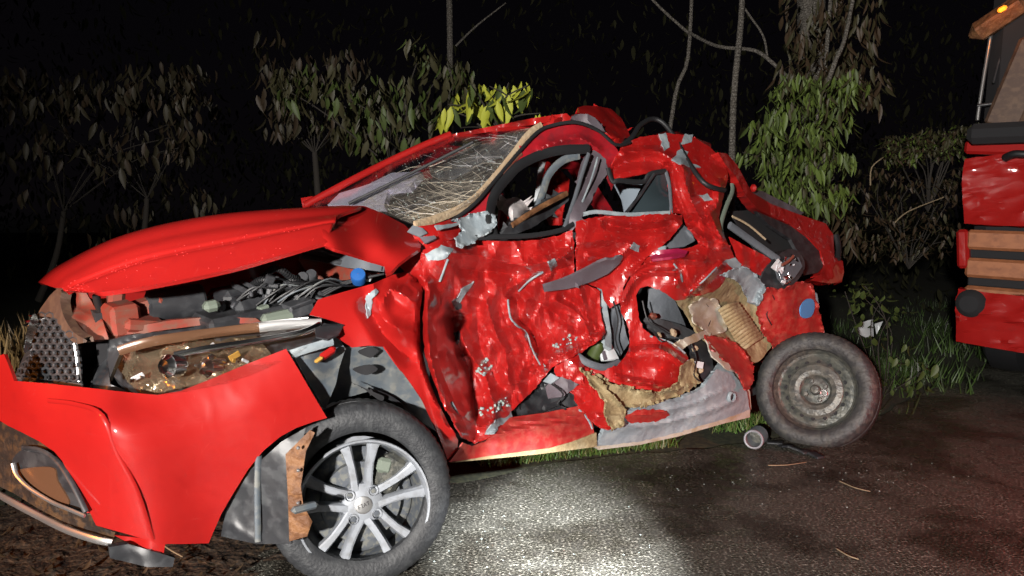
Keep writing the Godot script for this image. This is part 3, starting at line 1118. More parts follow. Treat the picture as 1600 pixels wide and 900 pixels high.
func front_wheel():
	var g := Node3D.new()
	g.name = "front_wheel"
	car.add_child(g)
	var hub := cw(564, 782, 0.02)
	var n := Vector3(0.32, 0.1, 0.94)
	var xf := Transform3D(facing(n), hub)
	wheel_parts(g, hub + Vector3(-0.008, 0.032, -0.01), n, 0.0, M.tyre, 0.31, 0.25, 1.01)
	put("rim", lathe([0.197, 0.05, 0.2, 0.074, 0.207, 0.088, 0.213, 0.09, 0.215, 0.084, 0.212, 0.076, 0.205, 0.07, 0.199, 0.05, 0.19, 0.0, 0.182, -0.06, 0.2, -0.07], 72), M.alloy, g, xf)
	put("barrel", lathe([0.198, 0.052, 0.19, 0.04, 0.178, -0.03, 0.176, -0.07], 48), M.alloy_dark, g, xf)
	for pair in 5:
		for sd in [-1.0, 1.0]:
			var a: float = deg_to_rad(90.0 - 72.0 * pair + 2.0)
			var v := PackedVector3Array()
			var t := PackedInt32Array()
			# root, elbow and tip of one arm of the V
			var ax := Vector3(cos(a), sin(a), 0)
			var ay := Vector3(-sin(a), cos(a), 0)
			var line := [[0.04, 0.02, 0.054, 0.015, 0.03], [0.085, 0.023, 0.06, 0.0135, 0.03], [0.13, 0.029, 0.064, 0.0135, 0.03], [0.172, 0.039, 0.068, 0.017, 0.032], [0.2, 0.048, 0.071, 0.023, 0.03]]
			for q in line:
				var c: Vector3 = ax * float(q[0]) + ay * float(q[1]) * sd
				var hw: float = q[3]
				v.append(c - ay * hw + Vector3(0, 0, q[2] - q[4]))
				v.append(c - ay * hw * 0.95 + Vector3(0, 0, q[2] - 0.007 + (0.004 if sd < 0 else -0.004)))
				v.append(c - ay * hw * 0.55 + Vector3(0, 0, q[2]))
				v.append(c + ay * hw * 0.55 + Vector3(0, 0, q[2]))
				v.append(c + ay * hw * 0.95 + Vector3(0, 0, q[2] - 0.007 + (0.004 if sd > 0 else -0.004)))
				v.append(c + ay * hw + Vector3(0, 0, q[2] - q[4]))
			for i in line.size() - 1:
				for k in 6:
					var p := i * 6 + k
					var r := i * 6 + (k + 1) % 6
					t.append_array([p, r, p + 6, r, r + 6, p + 6])
			var e := (line.size() - 1) * 6
			for k in range(1, 5):
				t.append_array([0, k + 1, k, e, e + k, e + k + 1])
			put("spoke", hard(v, t, 25), M.alloy, g, xf)
	put("hub", lathe([0.001, 0.06, 0.03, 0.059, 0.056, 0.053, 0.066, 0.045, 0.067, 0.02], 40), M.alloy, g, xf)
	put("cap", lathe([0.001, 0.0655, 0.024, 0.065, 0.0285, 0.062, 0.029, 0.055], 32), M.satin, g, xf)
	var word := TextMesh.new()
	word.text = "FIAT"
	word.font_size = 16
	word.pixel_size = 0.00105
	word.depth = 0.0025
	var f := SystemFont.new()
	f.font_names = PackedStringArray(["Droid Sans Mono"])
	word.font = f
	put("lettering", word, M.rubber, g, xf * Transform3D(Basis(Vector3.BACK, 0.33), Vector3(0, 0, 0.0662)))
	for i in 4:
		var a := PI / 4 + PI / 2 * i + 0.12
		put("bolt_well", lathe([0.0155, 0.062, 0.0175, 0.06, 0.0178, 0.05], 20), M.alloy, g, xf * Transform3D(Basis(), Vector3(cos(a), sin(a), 0) * 0.054))
		put("bolt", lathe([0.001, 0.0605, 0.0095, 0.06, 0.0105, 0.057, 0.0105, 0.05, 0.0155, 0.0535], 6, 30), M.alloy_dark, g, xf * Transform3D(Basis(), Vector3(cos(a), sin(a), 0) * 0.054))
	put("brake_disc", lathe([0.02, 0.018, 0.07, 0.02, 0.075, 0.012, 0.13, 0.012, 0.132, -0.01, 0.06, -0.012], 60), M.alloy_dark, g, xf)
	put("dust_shield", lathe([0.001, -0.02, 0.09, -0.022, 0.16, -0.018, 0.174, -0.026], 48), M.alloy_dark, g, xf)
	put("caliper", box(Vector3(0.09, 0.13, 0.06), 0.02), M.steel_mud, g, xf * Transform3D(Basis(Vector3.BACK, -0.6), Vector3(0.095, 0.085, 0.015)))
	put("caliper_bracket", box(Vector3(0.05, 0.05, 0.03), 0.01), M.green_grey, g, xf * Transform3D(Basis(Vector3.BACK, -0.3), Vector3(0.075, 0.115, 0.035)))

func rear_wheel():
	var g := Node3D.new()
	g.name = "rear_wheel"
	car.add_child(g)
	var hub := at(1277, 611, 3.9)
	var n := Vector3(-0.54, 0.3, 0.82)
	var xf := Transform3D(facing(n), hub)
	wheel_parts(g, hub, n, 0.4, M.tyre_mud, 0.24, 0.5)
	put("rim", lathe([0.199, 0.06, 0.204, 0.082, 0.211, 0.088, 0.214, 0.082, 0.208, 0.074, 0.2, 0.066, 0.192, 0.04, 0.186, 0.03], 64), M.steel_mud, g, xf)
	put("disc", lathe([0.001, 0.034, 0.05, 0.036, 0.066, 0.03, 0.078, 0.045, 0.1, 0.052, 0.128, 0.047, 0.15, 0.03, 0.176, 0.022, 0.19, 0.03], 64, 25), M.steel_mud, g, xf)
	put("hub", lathe([0.001, 0.066, 0.018, 0.064, 0.026, 0.055, 0.027, 0.036], 32), M.steel_mud, g, xf)
	for i in 4:
		var a := PI / 2 * i + 0.5
		put("bolt", lathe([0.001, 0.052, 0.011, 0.051, 0.013, 0.046, 0.013, 0.034], 6, 20), M.steel_mud, g, xf * Transform3D(Basis(), Vector3(cos(a), sin(a), 0) * 0.05))
	put("bolt_ring", lathe([0.012, 0.06, 0.016, 0.064, 0.02, 0.06, 0.016, 0.055, 0.012, 0.06], 20, 60), M.satin, g, xf * Transform3D(Basis(), Vector3(0.043, -0.012, 0.0)))
	for i in 16:
		var a := TAU * i / 16
		put("vent_hole", lathe([0.001, 0.0395, 0.0085, 0.0395, 0.0105, 0.036], 14), M.dark_inside, g, xf * Transform3D(Basis(), Vector3(cos(a), sin(a), 0) * 0.142))

func hood():
	var f := func(px, py, w): return cw(px, py, w)
	var r0 := [cw(128, 456, .25), cw(160, 456, .14), cw(250, 443, .1), cw(370, 418, .1), cw(495, 382, .1), cw(512, 380, .1)]
	var r1 := [cw(108, 454, .34), cw(140, 442, .24), cw(235, 412, .21), cw(360, 386, .21), cw(500, 354, .21), cw(520, 352, .21)]
	var r2 := [cw(84, 449, .52), cw(118, 424, .42), cw(215, 383, .37), cw(350, 356, .36), cw(505, 338, .36), cw(530, 335, .36)]
	var r3 := [cw(61, 441, .8), cw(100, 412, .68), cw(200, 365, .62), cw(340, 335, .6), cw(500, 323, .6), cw(560, 322, .6)]
	var r1b := []
	var r1c := []
	for i in 6:
		r1b.append((r1[i] as Vector3).lerp(r2[i], .3) - Vector3(0, .005, 0))
		r1c.append((r1[i] as Vector3).lerp(r2[i], .45) + Vector3(0, .003, 0))
	var rows := [r0, r1, r1b, r1c, r2, r3]
	for src in [r2, r1, r0]:
		var line := []
		for i in 6:
			var p: Vector3 = src[i]
			var s := (p - F).dot(U)
			var w := (p - F).dot(W)
			line.append(cs(s + 0.02 * i, p.y - 0.03, 1.72 - w))
		rows.append(line)
	patch("hood", M.red, rows, 10, {"flip": true, "thick": 0.014, "crease": 50})
	var h := car.get_node("hood")
	# the buckled rear corner
	sheet("hood_corner", M.red, [506, 384, 500, 323, 535, 321, 570, 322, 600, 334, 632, 351, 645, 364, 658, 383, 657, 388, 640, 399, 624, 411, 612, 424, 603, 428, 600, 413, 570, 404, 540, 394],
		{"ctl": [506, 384, .1, 500, 323, .6, 505, 354, .21, 570, 322, .58, 632, 351, .4, 658, 385, .14, 604, 420, .06, 570, 404, .1, 545, 345, .38, 520, 384, .07, 600, 380, .13, 585, 350, .3], "amp": 0.006, "thick": 0.012, "folds": true, "parent": h, "cell": 4.0})
	# rain drops
	var st := SphereMesh.new()
	st.radius = 1.0
	st.height = 1.1
	st.radial_segments = 7
	st.rings = 4
	var mm := MultiMesh.new()
	mm.transform_format = MultiMesh.TRANSFORM_3D
	mm.mesh = st
	mm.instance_count = 120
	for i in 120:
		var u := rng.randf() * 3.98
		var k := rng.randf()
		var c := int(u)
		var row := int(k * 2.999)
		var t := k * 2.999 - row
		var p: Vector3 = cat(cat(rows[maxi(row - 1, 0)][maxi(c - 1, 0)], rows[maxi(row - 1, 0)][c], rows[maxi(row - 1, 0)][c + 1], rows[maxi(row - 1, 0)][c + 2], u - c), cat(rows[row][maxi(c - 1, 0)], rows[row][c], rows[row][c + 1], rows[row][c + 2], u - c), cat(rows[row + 1][maxi(c - 1, 0)], rows[row + 1][c], rows[row + 1][c + 1], rows[row + 1][c + 2], u - c), cat(rows[row + 2][maxi(c - 1, 0)], rows[row + 2][c], rows[row + 2][c + 1], rows[row + 2][c + 2], u - c), t)
		var r := rng.randf_range(0.001, 0.0026)
		mm.set_instance_transform(i, Transform3D(Basis().scaled(Vector3.ONE * r), p))
	var d := MultiMeshInstance3D.new()
	d.name = "rain_drops"
	d.multimesh = mm
	d.material_override = M.droplet
	tag(d, "", "", "", "stuff")
	h.add_child(d)

func front_end():
	var bump := [0, 560, .55, 0, 640, .52, 30, 600, .4, 60, 650, .3, 100, 610, .24, 100, 720, .2, 150, 610, .14, 165, 660, .045, 200, 615, .1, 200, 740, .02, 240, 845, .01, 150, 820, .12, 230, 660, .02, 300, 650, .01, 300, 760, .02, 330, 845, .03, 380, 575, .01, 447, 545, -.02, 510, 652, -.06, 420, 690, -.04, 400, 620, -.03, 280, 612, .05]
	sheet("front_bumper", M.red, [-12, 560, 6, 553, 14, 572, 22, 595, 60, 598, 130, 605, 200, 613, 245, 617, 282, 611, 330, 592, 380, 571, 447, 545, 468, 580, 490, 618, 511, 653, 490, 659, 462, 669, 437, 683, 412, 704, 388, 733, 362, 775, 346, 803, 334, 830, 326, 849, 290, 850, 250, 850, 200, 835, 150, 821, 140, 800, 126, 770, 110, 745, 97, 720, 85, 706, 62, 690, 35, 676, 12, 665, -12, 650],
		{"ctl": bump, "thick": 0.01, "amp": 0.004, "crease": 50, "cell": 6.0})
	var b := car.get_node("front_bumper")
	strip("corner_crease", M.red, [75, 626, .27, 120, 632, .16, 160, 650, .05, 185, 710, .025, 215, 770, .01, 238, 843, .01], 0.007, 0.5, b)
	# lower lip, fog lamp and their surrounds
	sheet("lower_grille", M.muddy_black, [-12, 655, 15, 664, 62, 690, 88, 708, 112, 747, 142, 802, 152, 822, 180, 832, 178, 842, 120, 826, 60, 795, 20, 770, -12, 755], {"ctl": bump, "off": 0.05, "amp": 0.02, "parent": b, "thick": 0.02})
	sheet("fog_lamp_bezel", M.black_plastic, [18, 722, 36, 702, 64, 704, 90, 724, 112, 756, 132, 798, 108, 794, 60, 775, 28, 748], {"ctl": bump, "off": 0.03, "parent": b, "curve": true, "thick": 0.02})
	sheet("fog_lamp", M.lamp_brown, [26, 736, 56, 730, 84, 732, 90, 752, 108, 788, 66, 774, 34, 752], {"ctl": bump, "off": 0.022, "parent": b, "curve": true})
	strip("fog_lamp_rim", M.satin, [20, 724, .42, 26, 742, .4, 45, 762, .35, 80, 784, .26, 108, 796, .18, 132, 806, .12], 0.006, 0.6, b)
	strip("fog_lamp_rim", M.black_plastic, [36, 700, .38, 64, 704, .3, 92, 724, .22, 114, 758, .16, 134, 800, .11], 0.008, 0.7, b)
	strip("chrome_lip", M.satin, [-10, 768, .6, 20, 785, .48, 60, 806, .36, 100, 826, .24, 145, 842, .14, 176, 848, .1], 0.011, 0.6, b)
	sheet("undertray", M.black_plastic, [170, 855, 200, 850, 262, 868, 273, 872, 270, 886, 230, 886, 172, 872], {"ctl": [170, 860, .06, 270, 880, .02], "parent": b, "amp": .02, "thick": 0.02})
	sheet("torn_lip", M.red, [178, 836, 240, 843, 258, 850, 256, 864, 236, 860, 196, 846], {"ctl": [178, 836, .1, 258, 855, .03], "off": .01, "parent": b})
	# grille, with its honeycomb and badge
	var gc := [118, 545, .33, 118, 595, .32, 85, 480, .6, 40, 520, .92, 20, 560, .95, 60, 590, .6, 20, 590, .8, 100, 520, .42]
	sheet("grille_back", M.dark_inside, [64, 484, 85, 470, 110, 500, 124, 540, 126, 600, 60, 597, 22, 590, 44, 540], {"ctl": gc, "off": 0.05})
	var g := sheet("grille_surround", M.muddy_brown, [60, 492, 72, 470, 88, 452, 96, 455, 94, 470, 100, 495, 116, 520, 136, 532, 128, 536, 116, 536, 100, 520, 84, 498], {"ctl": gc, "off": -0.01, "thick": 0.03, "curve": true})
	var v := PackedVector3Array()
	var t := PackedInt32Array()
	for j in 11:
		for i in 10:
			var x := 16.0 + i * 12.5 + (6.2 if j % 2 else 0.0)
			var y := 494.0 + j * 9.6
			if x < 66.0 - (y - 490.0) * 0.4 or x > 117.0 or x > 78.0 + (y - 486.0) * 0.9 or y > 597:
				continue
			var ring := PackedVector3Array()
			for k in 7:
				var a := TAU * k / 6 + PI / 6
				var qx := x + cos(a) * 6.6
				var qy := y + sin(a) * 6.0
				ring.append(cw(qx, qy, blend(gc, qx, qy)))
			tube_into(v, t, ring, 0.0042, 0.0042, 5)
	tag(put("honeycomb", hard(v, t, 30), M.engine, g), "", "", "", "stuff")
	strip("grille_frame", M.satin, [117, 536, .33, 121, 560, .32, 124, 596, .31], 0.006, 0.6, g)
	strip("grille_frame", M.satin, [8, 590, .9, 60, 594, .6, 128, 602, .3], 0.006, 0.6, g)
	sheet("badge", M.chrome, [37, 548, 40, 525, 47, 500, 54, 490, 60, 500, 56, 520, 47, 540, 41, 551], {"ctl": [37, 548, .8, 60, 490, .74], "curve": true, "thick": 0.02, "parent": g})
	# headlight: housing, lens, reflector bits
	var hc := [182, 575, .2, 190, 548, .24, 240, 615, .07, 300, 520, .2, 400, 505, .18, 470, 500, .12, 505, 503, .1, 540, 510, .05, 500, 530, .0, 400, 560, .02, 300, 600, .03, 450, 550, .0, 340, 560, .06]
	var l := sheet("headlight", M.black_plastic, [168, 545, 172, 530, 240, 512, 330, 503, 400, 497, 470, 494, 538, 506, 540, 512, 520, 535, 480, 560, 400, 600, 250, 625, 205, 612, 180, 590, 166, 570], {"ctl": hc, "off": 0.12, "thick": 0.03})
	sheet("reflector", M.lamp_inside, [184, 575, 188, 553, 240, 536, 330, 530, 400, 524, 430, 560, 330, 595, 245, 614, 208, 604], {"ctl": hc, "off": 0.07, "amp": 0.06, "cell": 4.0, "parent": l})
	strip("light_bar", M.chrome, [272, 555, .11, 320, 545, .1, 400, 533, .09, 470, 520, .06, 500, 507, .07], 0.011, 0.5, l)
	strip("upper_bar", M.lamp_brown, [186, 548, .22, 240, 533, .19, 330, 520, .18, 420, 510, .15, 500, 506, .1], 0.016, 0.5, l)
	strip("upper_bar_end", M.satin, [405, 512, .13, 450, 507, .11, 502, 505, .085], .016, .5, l)
	strip("lower_bar", M.primer, [440, 558, -.005, 480, 545, -.005, 520, 533, .0], 0.014, 0.4, l)
	strip("top_rim", M.satin, [300, 524, .2, 400, 506, .18, 482, 497, .12], 0.005, 0.8, l)
	for q in [[262, 572, .1, .03], [322, 575, .09, .026], [330, 570, .1, .02]]:
		put("projector", lathe([0.001, 0.02, float(q[3]) * 0.7, 0.016, q[3], 0.004, float(q[3]) * 1.15, 0.0, float(q[3]) * 1.15, -0.04], 28), M.chrome, l, Transform3D(facing(Vector3(-0.4, 0.1, 0.9)), cw(q[0], q[1], q[2])))
	lump("bulb_cover", M.chrome, 330, 560, .09, Vector3(.03, .025, .02), Vector3(0, 0, .4), l)
	var bit := RandomNumberGenerator.new()
	bit.seed = 8
	for i in 16:
		var px := bit.randf_range(205, 400)
		var py := 596.0 - (px - 205.0) * .16 - bit.randf() * 38.0
		lump("reflector_facet", [M.chrome, M.silver, M.amber_tint][i % 3], px, py, blend(hc, px, py) + .045, Vector3(bit.randf_range(.012, .04), bit.randf_range(.006, .02), .004), Vector3(bit.randf_range(-.6, .6), bit.randf_range(-.6, .6), bit.randf_range(-.5, .5)), l, .002)  # the amber facets are warm glow put in as colour
	sheet("lens", M.lamp_glass, [180, 575, 184, 560, 190, 548, 240, 531, 300, 517, 400, 505, 470, 499, 506, 503, 498, 518, 470, 548, 400, 582, 330, 602, 245, 616, 208, 606], {"ctl": hc, "off": 0.0, "thick": 0.004, "curve": true, "parent": l})
	sheet("corner_trim", M.black_plastic, [492, 512, 500, 504, 520, 507, 538, 506, 530, 522, 512, 530, 494, 526], {"ctl": hc, "off": -0.01, "parent": l})
	# what shows between headlight and grille
	sheet("bracket_arm", M.black_plastic, [172, 532, 200, 524, 300, 512, 330, 508, 330, 516, 240, 524, 190, 545, 172, 590, 168, 560], {"ctl": hc, "off": .03, "thick": .02})
	sheet("duct", M.black_plastic, [125, 535, 165, 530, 172, 600, 200, 612, 130, 606], {"ctl": [125, 535, .4, 200, 612, .2], "off": .06, "amp": .02})
	# engine bay: red slam panel and rail, hoses, battery, covers
	sheet("slam_panel", M.bay_red, [94, 455, 135, 458, 160, 500, 170, 530, 135, 532, 112, 515, 100, 490], {"ctl": [94, 455, .7, 135, 458, .55, 170, 530, .3, 112, 515, .42], "amp": .01, "thick": .03})
	lump("latch_support", M.bay_red, 190, 498, .38, Vector3(.09, .1, .1), Vector3(.1, .2, .1))
	lump("latch_support", M.bay_red, 222, 505, .36, Vector3(.12, .04, .1), Vector3(.2, .1, -.15))
	lump("latch_support", M.bay_red, 232, 478, .42, Vector3(.12, .05, .08), Vector3(.2, -.3, .3))
	lump("latch_support", M.bay_red, 180, 478, .5, Vector3(.05, .12, .06), Vector3(.1, 0, -.1))
	sheet("inner_rail", M.bay_red, [162, 528, 200, 512, 270, 500, 330, 495, 400, 497, 410, 505, 330, 506, 240, 518, 180, 532], {"ctl": [162, 528, .34, 270, 500, .3, 410, 500, .2], "thick": .03})
	put("air_hose", lathe([0.001, 0.09, 0.05, 0.088, 0.056, 0.08, 0.057, -0.08, 0.04, -0.09], 28), M.black_plastic, car, Transform3D(facing(U + Vector3(0, .1, 0)), cw(275, 475, .42)))
	tube("coolant_hose", M.rubber, [cw(150, 462, .5), cw(155, 480, .46), cw(162, 505, .4)], .012, .012)
	lump("battery", M.black_plastic, 385, 492, .3, Vector3(.3, .05, .18), Vector3(.05, .1, .12))
	lump("battery_box", M.black_plastic, 395, 505, .34, Vector3(.32, .1, .2), Vector3(.05, .1, .12))
	lump("battery_clamp", M.green_grey, 330, 478, .26, Vector3(.05, .035, .05), Vector3(0, 0, .15))
	lump("fuse_box", M.green_grey, 432, 497, .22, Vector3(.11, .05, .08), Vector3(0, 0, .15))
	lump("terminal", M.engine, 345, 480, .3, Vector3(.03, .04, .03))
	lump("terminal", M.engine, 370, 478, .3, Vector3(.04, .03, .04))
	var parts := RandomNumberGenerator.new()
	parts.seed = 11
	lump("engine_cover", M.black_plastic, 412, 462, .36, Vector3(.26, .05, .2), Vector3(.12, .1, .16), null, .02)
	for i in 5:
		lump("cover_rib", M.engine, 378 + i * 15, 452 - i * 3.5, .3, Vector3(.012, .02, .17), Vector3(.12, .1, .16), null, .004)
	lump("air_box", M.black_plastic, 372, 470, .42, Vector3(.16, .1, .16), Vector3(0, .2, .1), null, .02)
	lump("relay_box", M.engine, 465, 482, .22, Vector3(.09, .05, .07), Vector3(.1, .2, .25), null, .006)
	lump("relay_lid", M.black_plastic, 466, 474, .22, Vector3(.095, .012, .075), Vector3(.1, .2, .25), null, .004)
	lump("connector", M.green_grey, 412, 484, .24, Vector3(.035, .03, .03), Vector3(.1, .2, .3), null, .004)
	for i in 14:
		lump("connector", M.black_plastic if i % 4 else M.engine, parts.randf_range(385, 505), parts.randf_range(440, 478) - (i % 3) * 4, parts.randf_range(.2, .34), Vector3(parts.randf_range(.015, .04), parts.randf_range(.012, .03), parts.randf_range(.015, .04)), Vector3(parts.randf_range(-.4, .4), parts.randf_range(-.6, .6), parts.randf_range(-.4, .4)), null, .003)
	for i in 4:
		put("intake_pipe", lathe([0.001, .05, .018, .05, .022, .04, .022, -.04, .018, -.05], 18), M.engine, car, Transform3D(facing(Vector3(.2, .35 + i * .1, .9)), cw(448 + i * 13, 448 - i * 3, .33)))
	put("filter_housing", lathe([0.001, 0.05, 0.034, 0.048, 0.04, 0.04, 0.036, 0.036, 0.036, 0.026, 0.042, 0.024, 0.045, -0.05], 32), M.black_plastic, car, Transform3D(facing(Vector3(.3, .8, .6)), cw(470, 468, .3)))
	for i in 9:
		# ribbed hoses
		var x0 := parts.randf_range(375, 470)
		var y0 := parts.randf_range(438, 470)
		var path := smooth3([cw(x0, y0, .34), cw(x0 + 22, y0 - parts.randf_range(6, 22), .27), cw(x0 + 48, y0 - parts.randf_range(-4, 10), .27), cw(x0 + 70, y0 + parts.randf_range(-6, 14), .34)], 9)
		var v0 := PackedVector3Array()
		var t0 := PackedInt32Array()
		tube_into(v0, t0, path, .009, .008, 8)
		if i % 2:
			for k in range(1, path.size() - 1):
				tube_into(v0, t0, PackedVector3Array([path[k], path[k].lerp(path[k + 1], .35)]), .013, .013, 8)
		put("engine_hose", hard(v0, t0, 40), M.rubber if i % 3 else M.engine, car)
	for i in 12:
		var x0 := parts.randf_range(360, 480)
		tube("cable", M.rubber if i % 4 else M.grey_liner, [cw(x0, 480 - i, .25), cw(x0 + 25, 460 - parts.randf_range(0, 20), .22), cw(x0 + 60, 452 - parts.randf_range(0, 18), .22), cw(x0 + 90, 445, .28)], .0035, .003, null, 5)
	for i in 3:
		tube("cable", M.rubber, [cw(450 + i * 6, 478, .3), cw(490, 462 + i * 4, .27), cw(540, 440 + i * 2, .24), cw(600, 428, .2)], .005, .004)
	sheet("firewall", M.bay_red, [468, 405, 520, 412, 565, 424, 600, 428, 575, 436, 530, 438, 490, 440], {"ctl": [468, 405, .6, 600, 428, .3], "thick": .02})
	sheet("cowl", M.grey_trim, [470, 390, 505, 384, 560, 400, 600, 414, 600, 425, 540, 418, 500, 408, 470, 404], {"ctl": [470, 390, .5, 600, 425, .22], "thick": .02})
	strip("wiper_arm", M.black_plastic, [474, 398, .48, 520, 408, .4, 598, 420, .22], .01, .6)
	strip("wiper_arm", M.engine, [490, 388, .44, 540, 402, .36, 600, 412, .2], .007, .6)
	put("filler_cap", lathe([0.001, 0.02, 0.024, 0.018, 0.028, 0.01, 0.028, -0.02], 20), M.blue_plastic, car, Transform3D(facing(Vector3(.1, .5, .8)), cw(560, 432, .22)))
	lump("filler_neck", M.white_paper, 576, 434, .24, Vector3(.03, .03, .03))
	slab("engine_tray", M.dark_inside, [-.75, .3, .35, .3, .35, .75, -.75, .75], .75, .02)
	slab("radiator", M.dark_inside, [-.72, .35, -.6, .35, -.6, .9, -.72, .9], .4, .5)
	# wheel arch liner and the torn edges beside the tyre
	sheet("arch_liner", M.grey_liner, [530, 545, 550, 541, 600, 538, 622, 570, 645, 600, 668, 640, 684, 676, 660, 660, 625, 625, 575, 612, 528, 625, 505, 640, 490, 600, 510, 570], {"ctl": [530, 545, .1, 600, 538, .08, 684, 676, .1, 520, 620, .16, 590, 600, .14], "amp": .015, "thick": .008})
	for q in [[560, 553, 592, 546], [552, 580, 590, 574], [548, 600, 600, 618]]:
		sheet("liner_slot", M.dark_inside, [q[0], q[1] - 3, q[2] - 12, q[3] - 4, q[2], q[3] + 2, q[2] - 6, q[3] + 8, q[0] + 18, q[1] + 6], {"ctl": [q[0], q[1], .07, q[2], q[3], .06], "thick": .006, "curve": true})
	strip("liner_lip", M.black_plastic, [575, 608, .1, 610, 622, .1, 640, 645, .09, 672, 680, .08], .008, .6)
	sheet("headlight_carrier", M.grey_liner, [462, 560, 500, 540, 528, 525, 540, 545, 530, 575, 525, 600, 508, 640, 495, 620], {"ctl": [462, 560, .02, 540, 545, .06, 508, 640, .03], "amp": .015, "thick": .01})
	lump("red_tab", M.red, 512, 552, .01, Vector3(.06, .025, .02), Vector3(0, 0, .5))
	lump("amber_tab", M.amber_tint, 498, 562, .0, Vector3(.03, .012, .02), Vector3(0, 0, .5))
	sheet("mud_flap", M.black_plastic, [440, 690, 478, 668, 470, 700, 458, 760, 455, 850, 400, 850, 345, 838, 352, 800, 390, 735], {"ctl": [440, 690, -.06, 345, 838, .06, 455, 850, -.1, 478, 668, -.08, 390, 735, .0], "amp": .02, "thick": .01})
	strip("flap_rib", M.grey_liner, [404, 712, -.02, 402, 760, -.02, 403, 846, -.03], .01, .8)
	sheet("splash_shield", M.brown_mud, [446, 710, 484, 672, 492, 676, 478, 705, 470, 760, 474, 790, 488, 815, 480, 838, 452, 846, 450, 780], {"ctl": [446, 710, -.09, 490, 672, -.12, 480, 838, -.13, 452, 840, -.1, 470, 760, -.13], "amp": .012, "thick": .006})
	lump("shield_clip", M.grey_liner, 476, 793, -.16, Vector3(.08, .02, .03), Vector3(0, 0, .05))
	for y in [700, 735, 786]:
		put("rivet", lathe([0.001, 0.004, 0.004, 0.003, 0.006, 0.0], 8), M.satin, car, Transform3D(facing(-W), cw(466, y, -.137)))

